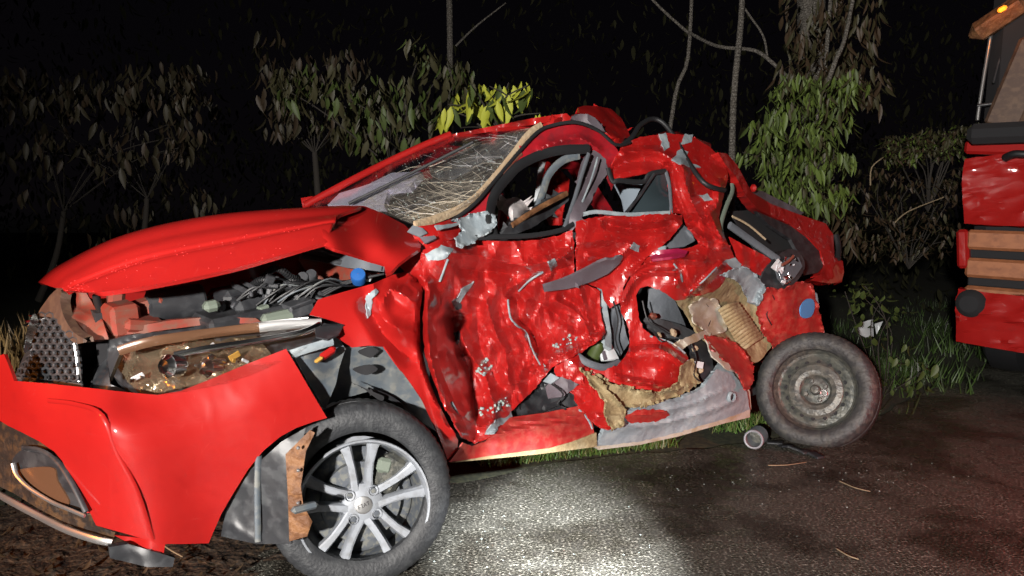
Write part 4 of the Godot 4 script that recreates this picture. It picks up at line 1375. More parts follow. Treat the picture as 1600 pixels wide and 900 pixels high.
func near_side():
	sheet("front_fender", M.red, [484, 492, 497, 468, 540, 455, 583, 443, 612, 430, 634, 424, 650, 438, 661, 454, 656, 490, 658, 540, 669, 590, 684, 628, 700, 660, 716, 688, 714, 706, 700, 719, 694, 702, 680, 668, 660, 625, 640, 597, 620, 570, 600, 541, 575, 540, 550, 543, 530, 530, 518, 522, 540, 508, 510, 498],
		{"amp": .012, "cell": 4.0, "thick": .005})
	sheet("front_door", M.red_crushed, [665, 455, 660, 420, 656, 394, 680, 380, 720, 373, 768, 376, 800, 377, 840, 375, 875, 367, 893, 359, 897, 380, 897, 440, 925, 448, 938, 455, 937, 480, 942, 505, 946, 520, 940, 530, 905, 552, 863, 574, 850, 590, 832, 610, 812, 630, 797, 645, 800, 650, 778, 672, 760, 686, 742, 694, 724, 684, 706, 656, 690, 627, 676, 593, 663, 552, 660, 497],
		{"amp": .07, "cell": 2.8, "tear": 2.0, "crease": 8})
	sheet("door_rib", M.red, [665, 440, 672, 425, 690, 415, 690, 450, 684, 500, 682, 540, 688, 575, 700, 605, 716, 640, 728, 665, 735, 690, 724, 683, 706, 656, 690, 627, 677, 593, 664, 552, 661, 497], {"off": -.02, "amp": .006, "parent": car.get_node("front_door"), "cell": 3.6})
	sheet("rear_door", M.red_crushed, [900, 346, 930, 339, 985, 336, 1045, 334, 1066, 336, 1066, 350, 1050, 370, 1031, 388, 1011, 402, 1000, 415, 984, 430, 974, 450, 969, 472, 953, 482, 945, 470, 940, 452, 925, 446, 900, 437],
		{"amp": .032, "cell": 3.2, "tear": 1.5, "crease": 8})
	sheet("quarter_panel", M.red_crushed, [1012, 403, 1030, 393, 1075, 388, 1092, 381, 1115, 392, 1140, 405, 1152, 415, 1135, 428, 1128, 445, 1115, 456, 1085, 463, 1055, 470, 1045, 462, 1030, 453, 1012, 447, 1000, 450, 994, 462, 997, 490, 1004, 512, 1018, 524, 1045, 533, 1070, 548, 1082, 575, 1093, 597, 1070, 604, 1030, 612, 985, 606, 950, 595, 915, 575, 900, 560, 905, 555, 920, 567, 945, 577, 966, 571, 980, 552, 985, 535, 981, 510, 972, 490, 969, 475, 975, 452, 986, 432, 1001, 416],
		{"amp": .032, "cell": 3.0, "tear": 2.0, "crease": 8})
	sheet("rear_pillar", M.red_crushed, [972, 226, 1000, 214, 1045, 208, 1080, 212, 1110, 230, 1132, 252, 1138, 275, 1131, 305, 1123, 340, 1128, 362, 1140, 385, 1153, 414, 1138, 405, 1115, 391, 1092, 380, 1082, 366, 1070, 348, 1067, 334, 1049, 333, 1046, 300, 1041, 266, 1000, 272, 956, 282, 950, 268, 963, 245],
		{"amp": .032, "cell": 3.2, "tear": 1.0, "crease": 8})
	sheet("sill", M.red_dusty, [738, 697, 760, 690, 797, 652, 850, 645, 905, 634, 925, 655, 932, 697, 840, 709, 760, 714, 702, 722, 714, 706, 724, 692], {"off": -.01, "amp": .012, "cell": 4.0})
	sheet("sill_mud", M.tan_mud, [760, 713, 860, 700, 895, 690, 932, 676, 933, 698, 840, 710, 704, 723], {"off": -.014, "amp": .012})
	sheet("inner_sill", M.primer, [930, 698, 950, 660, 972, 645, 1010, 636, 1060, 626, 1098, 606, 1118, 580, 1128, 561, 1150, 588, 1168, 614, 1172, 640, 1130, 655, 1060, 676, 1000, 690],
		{"amp": .022, "cell": 3.6, "tear": 2.0, "thick": .02})
	sheet("sill_flange", M.pale_metal, [930, 698, 1000, 688, 1060, 674, 1130, 653, 1168, 630, 1172, 640, 1172, 652, 1130, 662, 1060, 682, 1000, 695, 935, 703], {"off": .015, "amp": .01, "thick": .02})
	sheet("sill_stub", M.pale_metal, [1130, 565, 1152, 572, 1172, 612, 1174, 640, 1165, 640, 1160, 610], {"off": .05, "amp": .02, "thick": .02})
	put("jack_hole", lathe([0.016, 0.012, 0.022, 0.014, 0.026, 0.0, 0.02, -0.004], 24), M.primer, car, Transform3D(facing(-W), cw(1142, 620, .035)))
	put("jack_hole_back", lathe([0.001, 0.0, 0.018, 0.0], 20), M.black_plastic, car, Transform3D(facing(-W), cw(1142, 620, .03)))
	sheet("paint_patch", M.red_dusty, [975, 650, 1000, 640, 1035, 640, 1048, 647, 1030, 658, 985, 662], {"off": -.012, "amp": .022, "thick": .002, "tear": 4.0})
	sheet("door_foot", M.red_crushed, [865, 575, 905, 553, 918, 576, 936, 590, 948, 602, 952, 620, 970, 640, 972, 664, 950, 672, 930, 664, 906, 638, 893, 612, 905, 600, 890, 592, 870, 588], {"off": -.012, "amp": .05, "cell": 3.2, "tear": 3.0, "crease": 8})
	sheet("torn_lining", M.tan_mud, [905, 574, 940, 596, 952, 612, 978, 640, 974, 664, 956, 672, 944, 650, 946, 630, 930, 608], {"off": -.03, "amp": .04, "tear": 3.0, "cell": 3.4, "curl": .03})
	sheet("torn_edge", M.tan_mud, [915, 577, 950, 597, 985, 608, 1030, 614, 1070, 606, 1093, 597, 1075, 612, 1040, 624, 1000, 636, 975, 636, 945, 618], {"off": .0, "amp": .04, "tear": 3.0, "cell": 3.4, "curl": .03, "thick": .012})
	sheet("torn_edge", M.tan_mud, [1066, 570, 1084, 560, 1094, 597, 1068, 606, 1040, 613, 1060, 596], {"off": -.006, "amp": .03, "tear": 3.0, "cell": 3.4, "curl": .03})
	# black plastic behind the torn door foot
	sheet("door_liner", M.black_plastic, [790, 655, 830, 615, 862, 584, 880, 578, 912, 592, 912, 606, 905, 640, 850, 648], {"off": .07, "amp": .06, "tear": 3.0, "cell": 3.6, "curl": .03})
	sheet("liner_flap", M.purple_grey, [852, 605, 866, 590, 884, 588, 906, 598, 896, 608, 880, 620, 856, 622], {"off": .03, "amp": .03})
	sheet("liner_flap", M.primer, [848, 596, 860, 583, 874, 590, 860, 600], {"off": .02, "amp": .03})
	lump("door_clip", M.black_plastic, 862, 634, .19, Vector3(.1, .025, .02), Vector3(0, 0, .1))
	# mouldings, scars and bare metal
	sheet("door_moulding", M.purple_grey, [849, 447, 880, 437, 900, 428, 930, 412, 962, 401, 974, 401, 968, 412, 950, 428, 925, 440, 898, 449, 884, 452, 851, 456], {"off": -.035, "amp": .02, "thick": .012})
	var bare := [[662, 398, 690, 383, 708, 388, 700, 402, 684, 408, 668, 405], [712, 470, 722, 452, 742, 440, 730, 456, 718, 474], [855, 410, 868, 404, 872, 416, 860, 424], [572, 462, 588, 450, 592, 456, 580, 468, 579, 494, 574, 496, 571, 478],
		[1028, 388, 1040, 384, 1042, 392, 1030, 394], [1093, 305, 1106, 303, 1114, 312, 1102, 314], [1030, 210, 1040, 208, 1046, 230, 1038, 236], [1052, 246, 1062, 232, 1076, 238, 1072, 250, 1096, 262, 1082, 262, 1050, 252], [1070, 210, 1082, 210, 1080, 222, 1064, 226], [1130, 408, 1150, 402, 1160, 415, 1150, 422],
		[758, 680, 768, 664, 776, 656, 794, 652, 800, 642, 802, 656, 782, 664, 772, 676], [990, 378, 1000, 384, 996, 394, 986, 388]]
	for b in bare:
		sheet("bare_patch", M.primer, b, {"off": -.006, "amp": side_amp(b[0], b[1]), "thick": .004, "tear": 3.0, "cell": 3.0})
	for b in [[824, 660, 838, 648, 840, 660, 828, 664, 822, 666], [706, 472, 716, 464, 722, 482, 714, 484], [709, 520, 716, 516, 720, 530, 715, 540]]:
		sheet("puncture", M.black_plastic, b, {"off": -.005, "amp": side_amp(b[0], b[1]), "thick": .003, "tear": 3.0, "cell": 3.0})
	for b in [[748, 640, 775, 632, 790, 622, 796, 634, 780, 642, 752, 648], [865, 540, 890, 524, 915, 516, 928, 510, 918, 528, 892, 536, 872, 542], [745, 580, 760, 560, 768, 572, 756, 586]]:
		var p := pts(b)
		for k in 34:
			var a := p[rng.randi() % p.size()].lerp(p[rng.randi() % p.size()], rng.randf())
			lump("glass_crumb", M.glass_bit if k % 3 else M.primer, a.x, a.y, skin_w(a.x, a.y) - .004, Vector3.ONE * rng.randf_range(.004, .011), Vector3(rng.randf() * 3, rng.randf() * 3, rng.randf() * 3), car.get_node("front_door"), .002)
	# bright torn edges along the worst folds
	for q in [[795, 468, 797, 495, 806, 508, 822, 520, 832, 545, 845, 570], [812, 455, 828, 438, 850, 425], [838, 552, 850, 572], [705, 628, 716, 650, 726, 676], [700, 405, 694, 425, 688, 440], [905, 640, 918, 655, 926, 670], [1052, 412, 1063, 428, 1066, 440], [1015, 525, 1050, 536, 1072, 552], [1078, 455, 1100, 438, 1120, 418]]:
		var line := []
		for i in range(0, q.size(), 2):
			var x := float(q[i]) + rng.randf_range(-1.5, 1.5)
			var y := float(q[i + 1])
			line.append(x)
			line.append(y)
			line.append(skin_w(x, y) - .004)
		strip("torn_rim", M.primer, line, .0045, .6)
	# slot between the doors: grey post, trim, tray
	sheet("slot_post", M.primer, [936, 452, 944, 448, 955, 520, 956, 545, 946, 540, 941, 505], {"off": .02, "amp": .02, "thick": .02})
	sheet("slot_trim", M.grey_trim, [956, 474, 964, 466, 972, 490, 978, 520, 983, 536, 972, 552, 962, 545, 957, 520], {"off": .06, "amp": .03, "thick": .02})
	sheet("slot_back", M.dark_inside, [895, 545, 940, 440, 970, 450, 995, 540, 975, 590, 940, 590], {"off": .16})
	strip("door_bin", M.grey_trim, [902, 556, .17, 920, 568, .13, 945, 574, .12, 966, 566, .14], .016, .7)
	# inside the big hole: seat plastics and rags
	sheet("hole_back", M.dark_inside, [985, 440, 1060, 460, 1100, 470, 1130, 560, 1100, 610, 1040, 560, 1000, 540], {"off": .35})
	sheet("seat_shell", M.grey_trim, [1014, 447, 1032, 452, 1055, 470, 1068, 500, 1075, 520, 1050, 512, 1026, 500, 1012, 480], {"off": .17, "amp": .03, "cell": 4.0, "thick": .03})
	sheet("seat_base", M.seat_grey, [1004, 500, 1030, 498, 1060, 506, 1090, 520, 1088, 532, 1050, 534, 1018, 526], {"off": .1, "amp": .05, "thick": .03})
	lump("red_bracket", M.bay_red, 1020, 494, .22, Vector3(.05, .03, .03), Vector3(0, 0, -.2))
	sheet("trunk_liner", M.black_plastic, [1072, 530, 1096, 528, 1112, 552, 1116, 585, 1104, 598, 1085, 575, 1078, 552], {"off": .03, "amp": .05, "tear": 2.0})
	sheet("rag", M.white_paper, [1074, 562, 1100, 566, 1098, 576, 1076, 572], {"off": .0, "amp": .03})
	# loose wires and foam in the torn side
	for q in [[1022, 520, 1034, 534, 1052, 530, 1066, 545], [1078, 532, 1088, 560, 1084, 585, 1094, 596], [1004, 470, 1012, 500, 1030, 512, 1046, 522], [1200, 452, 1210, 470, 1198, 490, 1206, 508], [958, 470, 966, 500, 962, 530, 970, 556], [1100, 470, 1112, 492, 1106, 515, 1122, 530], [862, 600, 880, 616, 870, 632, 884, 640]]:
		var line := []
		for k in range(0, 8, 2):
			line.append(cw(q[k], q[k + 1], skin_w(q[k], q[k + 1]) - .01))
		tube("loose_wire", M.rubber, line, .004, .003, null, 5)
	for q in [[1086, 545, .03], [1094, 578, .03], [1052, 520, .04], [1030, 524, .03]]:
		lump("foam", M.cream, q[0], q[1], skin_w(q[0], q[1]) + .03, Vector3(q[2], float(q[2]) * .6, q[2]), Vector3(q[0], q[1], 1.0))
	# muddy wheelhouse and tail
	sheet("wheelhouse", M.tan_mud, [1056, 471, 1085, 464, 1115, 456, 1128, 446, 1136, 428, 1160, 417, 1182, 432, 1192, 455, 1182, 475, 1192, 505, 1206, 540, 1190, 562, 1172, 572, 1150, 558, 1118, 544, 1095, 526, 1082, 506, 1070, 486], {"off": .0, "amp": .07, "cell": 3.2, "tear": 2.0, "thick": .01})
	sheet("wheelhouse_skin", M.pale_metal, [1075, 478, 1100, 466, 1122, 470, 1134, 500, 1136, 518, 1110, 522, 1085, 505], {"off": -.02, "amp": .06, "cell": 3.4, "tear": 3.0, "curl": .03})
	var ribs := 13
	for i in ribs:
		var k := i / float(ribs - 1)
		strip("bellows_rib", M.tan_mud, [lerpf(1124, 1158, k), lerpf(486, 548, k), .2, lerpf(1138, 1176, k), lerpf(478, 534, k), .165, lerpf(1152, 1190, k), lerpf(474, 526, k), .2], .012, .8)
	sheet("rear_primer", M.primer, [1126, 430, 1135, 425, 1160, 416, 1178, 426, 1196, 450, 1182, 480, 1168, 472, 1160, 448, 1148, 436], {"off": -.03, "amp": .03, "cell": 3.6, "tear": 3.0, "curl": .03})
	sheet("fold_under", M.red_dusty, [1100, 523, 1135, 528, 1160, 545, 1178, 572, 1176, 600, 1166, 612, 1150, 580, 1128, 560, 1112, 545], {"off": -.05, "amp": .05, "cell": 3.6, "tear": 3.0, "curl": .03})
	sheet("flange", M.pale_metal, [1100, 523, 1112, 540, 1130, 560, 1150, 580, 1138, 578, 1112, 556], {"off": -.055, "amp": .04, "tear": 2.0})
	sheet("torn_strap", M.pale_metal, [1052, 536, 1090, 520, 1130, 512, 1134, 518, 1095, 530, 1066, 545], {"off": -.02, "amp": .03, "tear": 2.0})
	sheet("rear_corner", M.red_dusty, [1184, 466, 1200, 450, 1225, 452, 1250, 440, 1270, 446, 1282, 490, 1288, 530, 1250, 540, 1210, 545, 1192, 520, 1182, 490], {"off": -.01, "amp": .06, "cell": 3.4, "tear": 3.0, "curl": .03})
	sheet("blue_sticker", M.blue_light, [1252, 478, 1260, 468, 1270, 468, 1273, 480, 1268, 494, 1256, 497, 1251, 490], {"off": -.05, "amp": .02, "curve": true})
	lump("rear_bracket", M.grey_trim, 1276, 470, .2, Vector3(.02, .1, .02), Vector3(0, 0, .3))
	var lamp := sheet("tail_lamp", M.black_plastic, [1187, 447, 1192, 428, 1212, 402, 1234, 389, 1250, 396, 1258, 414, 1248, 436, 1228, 452, 1204, 453], {"off": -.02, "thick": .07, "curve": true})
	sheet("chrome_bowl", M.grey_trim, [1212, 420, 1232, 402, 1248, 402, 1254, 416, 1242, 434, 1224, 446, 1216, 436], {"off": -.05, "amp": .03, "parent": lamp, "cell": 4.0, "crease": 10})
	var shard := RandomNumberGenerator.new()
	shard.seed = 3
	for i in 22:
		var p := Vector2(1234, 421) + Vector2(shard.randf_range(-20, 18), shard.randf_range(-24, 24))
		lump("reflector_shard", M.chrome if i % 3 else M.silver, p.x, p.y, blend(skin, p.x, p.y) - .065, Vector3(shard.randf_range(.012, .03), shard.randf_range(.008, .035), .004), Vector3(shard.randf_range(-.7, .7), shard.randf_range(-.7, .7), shard.randf() * 3), lamp, .002)
	sheet("broken_lens", M.crack_pale, [1206, 418, 1216, 404, 1222, 410, 1214, 424], {"off": -.055, "amp": .03, "parent": lamp})
	strip("lamp_rib", M.bay_red, [1222, 414, .12, 1232, 408, .12, 1240, 400, .12], .008, .6, lamp)
	# dark gap under the rear window and its torn trim
	sheet("gap_trim", M.grey_trim, [1028, 390, 1050, 372, 1067, 350, 1080, 362, 1086, 376, 1070, 385], {"off": .06, "amp": .03})
	# rear window: seal, broken pane, pale far pane
	var win := [905, 334, .19, 1045, 333, .17, 950, 268, .3, 1041, 266, .25]
	strip("window_seal", M.rubber, [950, 262, .29, 957, 283, .28, 968, 282, .27, 1004, 284, .26, 1015, 272, .25, 1040, 267, .24], .012, .6)
	strip("window_seal", M.primer, [902, 338, .18, 930, 331, .17, 975, 335, .16, 1010, 334, .16, 1046, 332, .16], .009, .6)
	strip("window_seal", M.grey_trim, [1040, 267, .24, 1046, 290, .22, 1049, 332, .17], .01, .6)
	strip("pane_divider", M.black_plastic, [1022, 272, .24, 1000, 305, .21, 978, 333, .18], .008, .8)
	sheet("broken_pane", M.dirty_glass, [1024, 272, 1040, 269, 1047, 330, 1012, 334, 980, 334], {"ctl": win, "off": .01, "thick": .004})
	sheet("far_pane", M.pane_grey, [958, 284, 1005, 286, 992, 312, 976, 332, 972, 312], {"ctl": win, "off": .2})

func cabin():
	# near front pillar with the roof rail above the doors
	sheet("front_pillar", M.red_dark, [716, 338, 742, 320, 772, 286, 803, 250, 834, 214, 852, 200, 892, 193, 922, 200, 946, 214, 962, 230, 973, 248, 968, 275, 958, 290, 950, 270, 943, 256, 930, 238, 905, 228, 870, 234, 838, 243, 808, 259, 788, 281, 775, 301, 768, 320, 768, 346, 745, 347, 716, 345], {"amp": .018, "cell": 3.6, "thick": .03, "tear": 1.0})
	strip("roof_drip", M.rubber, [700, 350, .27, 742, 318, .28, 775, 280, .31, 806, 243, .33, 838, 208, .35, 862, 196, .35, 900, 191, .33, 935, 204, .32, 962, 226, .31, 985, 222, .33], .008, .6)
	strip("windscreen_trim", M.cream, [648, 352, .25, 700, 335, .3, 740, 312, .33, 772, 278, .36, 800, 244, .38, 826, 210, .39, 846, 196, .4], .017, .4)
	strip("orange_rag", M.bay_red, [786, 272, .32, 800, 254, .33, 815, 240, .34], .008, .5)
	strip("door_seal", M.rubber, [772, 372, .2, 766, 345, .22, 768, 318, .27, 776, 298, .29, 792, 278, .31, 812, 258, .32, 845, 242, .33, 880, 234, .32, 920, 233, .31], .022, .5)
	strip("door_seal", M.grey_liner, [905, 243, .32, 880, 250, .34, 858, 272, .36, 848, 300, .38, 838, 330, .4], .018, .5)
	strip("window_sill_seal", M.rubber, [735, 372, .2, 772, 370, .19, 830, 368, .18, 875, 360, .17, 896, 350, .17], .011, .6)
	sheet("centre_pillar", M.purple_grey, [928, 234, 946, 248, 952, 268, 935, 290, 921, 318, 906, 345, 894, 360, 882, 358, 893, 330, 904, 296, 912, 260, 918, 244], {"amp": .03, "cell": 3.6, "tear": 2.0, "thick": .03})
	strip("pillar_seal", M.grey_trim, [920, 240, .28, 910, 270, .26, 898, 310, .22, 882, 356, .17], .01, .6)
	strip("pillar_seal", M.primer, [934, 246, .28, 924, 280, .25, 908, 320, .21, 892, 356, .17], .005, .6)
	sheet("dark_trim", M.black_plastic, [775, 366, 800, 350, 830, 330, 862, 308, 880, 299, 890, 300, 888, 314, 862, 336, 830, 356, 805, 366], {"ctl": [775, 366, .22, 890, 300, .34], "amp": .03, "thick": .03, "tear": 2.0})
	strip("brown_trim", M.brown_mud, [800, 352, .23, 840, 326, .26, 886, 302, .3], .012, .5)
	sheet("airbag", M.white_cloth, [784, 352, 786, 322, 794, 312, 808, 308, 820, 318, 829, 334, 815, 346, 795, 352], {"ctl": [784, 352, .45, 808, 308, .55, 829, 334, .5, 806, 330, .38], "amp": .05, "cell": 3.0, "curve": true, "thick": .05})
	sheet("red_trim", M.red, [783, 328, 795, 340, 784, 360, 780, 350], {"ctl": [783, 328, .4], "thick": .02})
	sheet("seat_belt", M.white_paper, [843, 252, 853, 251, 845, 290, 840, 328, 833, 330, 838, 290], {"ctl": [843, 252, .75, 838, 328, .62], "thick": .004})
	sheet("far_door_trim", M.red, [856, 252, 872, 262, 890, 280, 888, 300, 880, 330, 878, 352, 858, 352, 848, 330, 850, 290], {"ctl": [856, 252, .95, 878, 352, .9], "amp": .06, "thick": .02})
	# grey primer curls at the foot of the windscreen
	sheet("torn_bracket", M.primer, [707, 346, 735, 334, 760, 332, 772, 336, 775, 346, 768, 360, 755, 366, 742, 378, 728, 386, 716, 384, 712, 372, 722, 362, 720, 350], {"off": -.04, "amp": .05, "thick": .006, "tear": 3.0, "cell": 3.0, "curl": .03})
	sheet("torn_bracket", M.primer, [680, 352, 706, 350, 720, 346, 716, 352, 700, 356, 684, 358], {"off": -.03, "amp": .03, "tear": 2.0, "cell": 3.0})
	sheet("torn_bracket", M.purple_grey, [655, 370, 680, 368, 682, 372, 664, 380], {"off": -.02, "amp": .03, "cell": 3.0})
	sheet("cowl_bracket", M.grey_trim, [636, 362, 645, 352, 660, 356, 668, 364, 655, 370], {"off": .0, "amp": .03, "cell": 3.0})
	sheet("scuttle", M.red_crushed, [640, 356, 680, 350, 712, 340, 725, 345, 715, 372, 680, 381, 656, 394, 650, 378], {"off": .02, "amp": .05, "cell": 3.4})
	sheet("hinge_panel", M.red_crushed, [622, 412, 640, 400, 657, 388, 664, 395, 668, 430, 664, 456, 650, 440, 634, 424], {"off": .02, "amp": .04, "cell": 3.4})
	# windscreen: pane, cracks, far pillar and roof header
	var wc := [490, 320, 1.5, 575, 322, 1.05, 650, 352, .3, 700, 332, .3, 770, 280, .36, 845, 197, .4, 702, 214, 1.36, 600, 262, 1.45, 770, 205, .85, 660, 290, .8, 720, 260, .75]
	var pane := sheet("windscreen", M.glass, [486, 322, 545, 288, 600, 260, 660, 232, 702, 214, 770, 203, 846, 196, 818, 226, 780, 270, 740, 312, 700, 334, 648, 352, 600, 334, 570, 322], {"ctl": wc, "thick": .005, "amp": .03, "cell": 8.0})
	sheet("crazed_glass", M.crazed, [560, 321, 590, 300, 640, 278, 690, 250, 740, 225, 800, 205, 843, 197, 818, 226, 780, 270, 740, 312, 700, 334, 650, 351, 600, 333], {"ctl": wc, "off": -.006, "thick": .003, "amp": .03, "cell": 6.0, "parent": pane})
	var v := PackedVector3Array()
	var t := PackedInt32Array()
	var tan_v := PackedVector3Array()
	var tan_t := PackedInt32Array()
	var outline := pts([530, 310, 600, 268, 702, 220, 770, 207, 838, 199, 812, 228, 775, 270, 738, 310, 700, 332, 650, 348, 600, 330, 570, 318])
	for i in 170:
		# long cracks that run out from the crushed near edge, and shorter ones across them
		var k := rng.randf()
		var start := pts([652, 348, 700, 330, 740, 306, 775, 270, 806, 232, 836, 202])
		var seg := int(k * 4.999)
		var p := start[seg].lerp(start[seg + 1], k * 5.0 - seg)
		var long := i % 9 < 4
		var a := rng.randf_range(2.85, 3.6) if long else rng.randf() * TAU
		if i >= 60:
			p += Vector2(-rng.randf() * rng.randf() * 150.0, rng.randf_range(-14, 24))
		var n := rng.randi_range(4, 12) if long else rng.randi_range(2, 4)
		var line := PackedVector3Array()
		for j in n:
			if not Geometry2D.is_point_in_polygon(p, outline):
				break
			var w := blend(wc, p.x, p.y)
			w -= .03 * crum(cw(p.x, p.y, w)) + .004
			line.append(cw(p.x, p.y, w))
			a += rng.randf_range(-.3, .3)
			p += Vector2(cos(a), sin(a) * .7) * rng.randf_range(5, 13)
		if line.size() > 1:
			if p.y > 255 and rng.randf() < .6:
				tube_into(tan_v, tan_t, line, rng.randf_range(.0004, .001), .0003, 4)
			elif i % 2 == 0:
				tube_into(v, t, line, rng.randf_range(.0004, .001), .0003, 4)
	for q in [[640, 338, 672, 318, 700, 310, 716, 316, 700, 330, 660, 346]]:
		sheet("warm_glow_sheet", M.tan_mud, q, {"ctl": wc, "off": .05, "amp": .05, "tear": 5.0, "cell": 4.0, "parent": pane})  # tan sheet behind the cracks: a warm glow put in as colour
	tag(put("cracks", hard(v, t, 30), M.crack_pale, pane), "", "", "", "stuff")
	tag(put("cracks", hard(tan_v, tan_t, 30), M.crack, pane), "", "", "", "stuff")
	var crumbs := PackedVector3Array()
	var ct := PackedInt32Array()
	for i in 420:
		var p := Vector2(rng.randf_range(520, 830), rng.randf_range(200, 345))
		if Geometry2D.is_point_in_polygon(p, outline):
			var c := cw(p.x, p.y, blend(wc, p.x, p.y) - .012)
			var r := rng.randf_range(.0012, .003)
			tube_into(crumbs, ct, PackedVector3Array([c, c + Vector3(r, r * .6, 0)]), r, r * .6, 4)
	tag(put("glass_crumbs", hard(crumbs, ct, 10), M.glass_bit, pane), "", "", "", "stuff")
	strip("wiper_blade", M.rubber, [545, 318, 1.2, 640, 272, 1.0, 740, 222, .75], .008, .8, pane)
	strip("far_pillar", M.red, [476, 321, 1.56, 545, 284, 1.5, 600, 256, 1.48, 660, 228, 1.42, 704, 210, 1.38], .02, .9)
	strip("far_mirror", M.red, [472, 319, 1.62, 490, 316, 1.6], .035, .8)
	# dashboard things seen through the glass
	sheet("dash", M.dark_inside, [520, 330, 640, 290, 760, 262, 780, 280, 700, 345, 600, 345], {"ctl": [520, 330, 1.5, 640, 290, 1.2, 760, 262, .8, 700, 345, .5, 600, 345, .9], "off": .12, "thick": .03})
	sheet("dash_airbag", M.lilac, [512, 320, 530, 302, 575, 288, 612, 270, 660, 268, 640, 292, 606, 296, 600, 322, 560, 321], {"ctl": wc, "off": .03, "amp": .03, "thick": .03})  # pale airbag; its lilac colour also stands for a reflection on the glass
	sheet("dash_trim", M.grey_trim, [670, 262, 730, 232, 800, 212, 822, 206, 800, 226, 740, 246, 700, 268], {"ctl": wc, "off": .08, "amp": .06, "thick": .05})
	# roof
	var zr := []
	zr.append([cw(702, 214, 1.38), cw(770, 200, .85), cw(846, 192, .42), cw(862, 186, .37)])
	zr.append([cs(1.3, 1.64, 1.38), cs(1.28, 1.63, .9), cw(880, 182, .45), cw(895, 186, .37)])
	zr.append([cs(1.5, 1.63, 1.38), cs(1.45, 1.6, .9), cs(1.35, 1.58, .5), cw(935, 206, .36)])
	zr.append([cs(1.8, 1.6, 1.38), cs(1.75, 1.55, .9), cw(990, 216, .5), cw(985, 224, .36)])
	zr.append([cs(2.1, 1.58, 1.36), cs(2.05, 1.55, .9), cw(1045, 206, .55), cw(1045, 210, .37)])
	zr.append([cs(2.45, 1.5, 1.3), cs(2.4, 1.48, .9), cw(1105, 224, .55), cw(1112, 232, .37)])
	patch("roof", M.red, zr, 8, {"thick": .02, "amp": .015, "flip": true})
	sheet("roof_header", M.red, [700, 211, 770, 197, 830, 185, 885, 177, 893, 184, 890, 190, 850, 192, 800, 200, 704, 216], {"ctl": [700, 211, 1.38, 770, 198, .85, 850, 190, .42, 890, 184, .36], "thick": .05, "amp": .004})
	sheet("roof_crumple", M.red, [888, 182, 905, 176, 903, 168, 912, 165, 935, 166, 955, 170, 972, 186, 980, 202, 985, 214, 972, 217, 958, 216, 946, 206, 938, 196, 920, 192, 904, 188], {"ctl": [888, 182, .4, 912, 165, .55, 955, 170, .6, 985, 214, .4, 940, 200, .36, 930, 180, .44], "amp": .03, "thick": .03, "cell": 3.4})
	sheet("roof_lining", M.purple_grey, [893, 186, 904, 178, 918, 178, 930, 184, 940, 196, 946, 206, 930, 200, 912, 192], {"ctl": [893, 186, .34, 946, 206, .32], "amp": .03, "thick": .02})
	tube("loose_seal", M.rubber, [cw(972, 226, .38), cw(988, 214, .4), cw(1000, 196, .45), cw(1018, 186, .48), cw(1036, 192, .45), cw(1056, 218, .38), cw(1076, 254, .27), cw(1098, 284, .17), cw(1118, 294, .15), cw(1132, 297, .17)], .013, .011)
	# tail: torn hatch, trim, bumper end
	var hatch := [1130, 242, .3, 1165, 285, .35, 1205, 320, .5, 1290, 350, .6, 1318, 430, .5, 1285, 400, .5, 1180, 325, .4, 1140, 262, .3]
	sheet("tailgate", M.red, [1122, 238, 1136, 240, 1152, 258, 1166, 284, 1174, 300, 1206, 319, 1246, 334, 1290, 349, 1302, 366, 1304, 402, 1317, 408, 1319, 425, 1315, 441, 1296, 443, 1266, 438, 1282, 428, 1288, 414, 1282, 392, 1262, 370, 1238, 352, 1202, 336, 1182, 326, 1164, 304, 1150, 276, 1134, 258], {"ctl": hatch, "amp": .02, "thick": .05, "cell": 4.0})
	sheet("tailgate_lining", M.black_plastic, [1182, 330, 1238, 354, 1262, 372, 1283, 394, 1288, 414, 1278, 426, 1256, 430, 1250, 400, 1236, 374, 1200, 350], {"ctl": hatch, "off": .02, "thick": .02})
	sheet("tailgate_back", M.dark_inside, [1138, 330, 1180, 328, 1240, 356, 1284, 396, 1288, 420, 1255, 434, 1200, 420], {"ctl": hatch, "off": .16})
	sheet("broken_spoiler", M.purple_grey, [1170, 296, 1190, 298, 1230, 318, 1256, 332, 1250, 338, 1205, 322, 1180, 310], {"ctl": hatch, "off": .05, "amp": .05, "thick": .04})
	lump("spoiler_bit", M.red, 1177, 294, .42, Vector3(.03, .04, .04))
	strip("hatch_seal", M.green_grey, [1132, 376, .17, 1126, 355, .2, 1134, 325, .24, 1144, 300, .28, 1144, 288, .3], .014, .6)
	strip("hatch_seal", M.cream, [1144, 338, .3, 1170, 352, .3, 1196, 374, .28], .006, .6)
	strip("hatch_channel", M.grey_trim, [1140, 352, .22, 1168, 372, .22, 1196, 392, .2, 1216, 406, .18], .02, .6)
	strip("hatch_edge", M.rubber, [1306, 366, .58, 1310, 385, .56, 1309, 405, .53], .022, .8)
	sheet("hatch_corner", M.red_crushed, [1140, 370, 1165, 384, 1200, 402, 1208, 410, 1192, 432, 1172, 424, 1155, 412], {"ctl": [1140, 370, .18, 1208, 410, .16, 1155, 412, .14], "amp": .05})

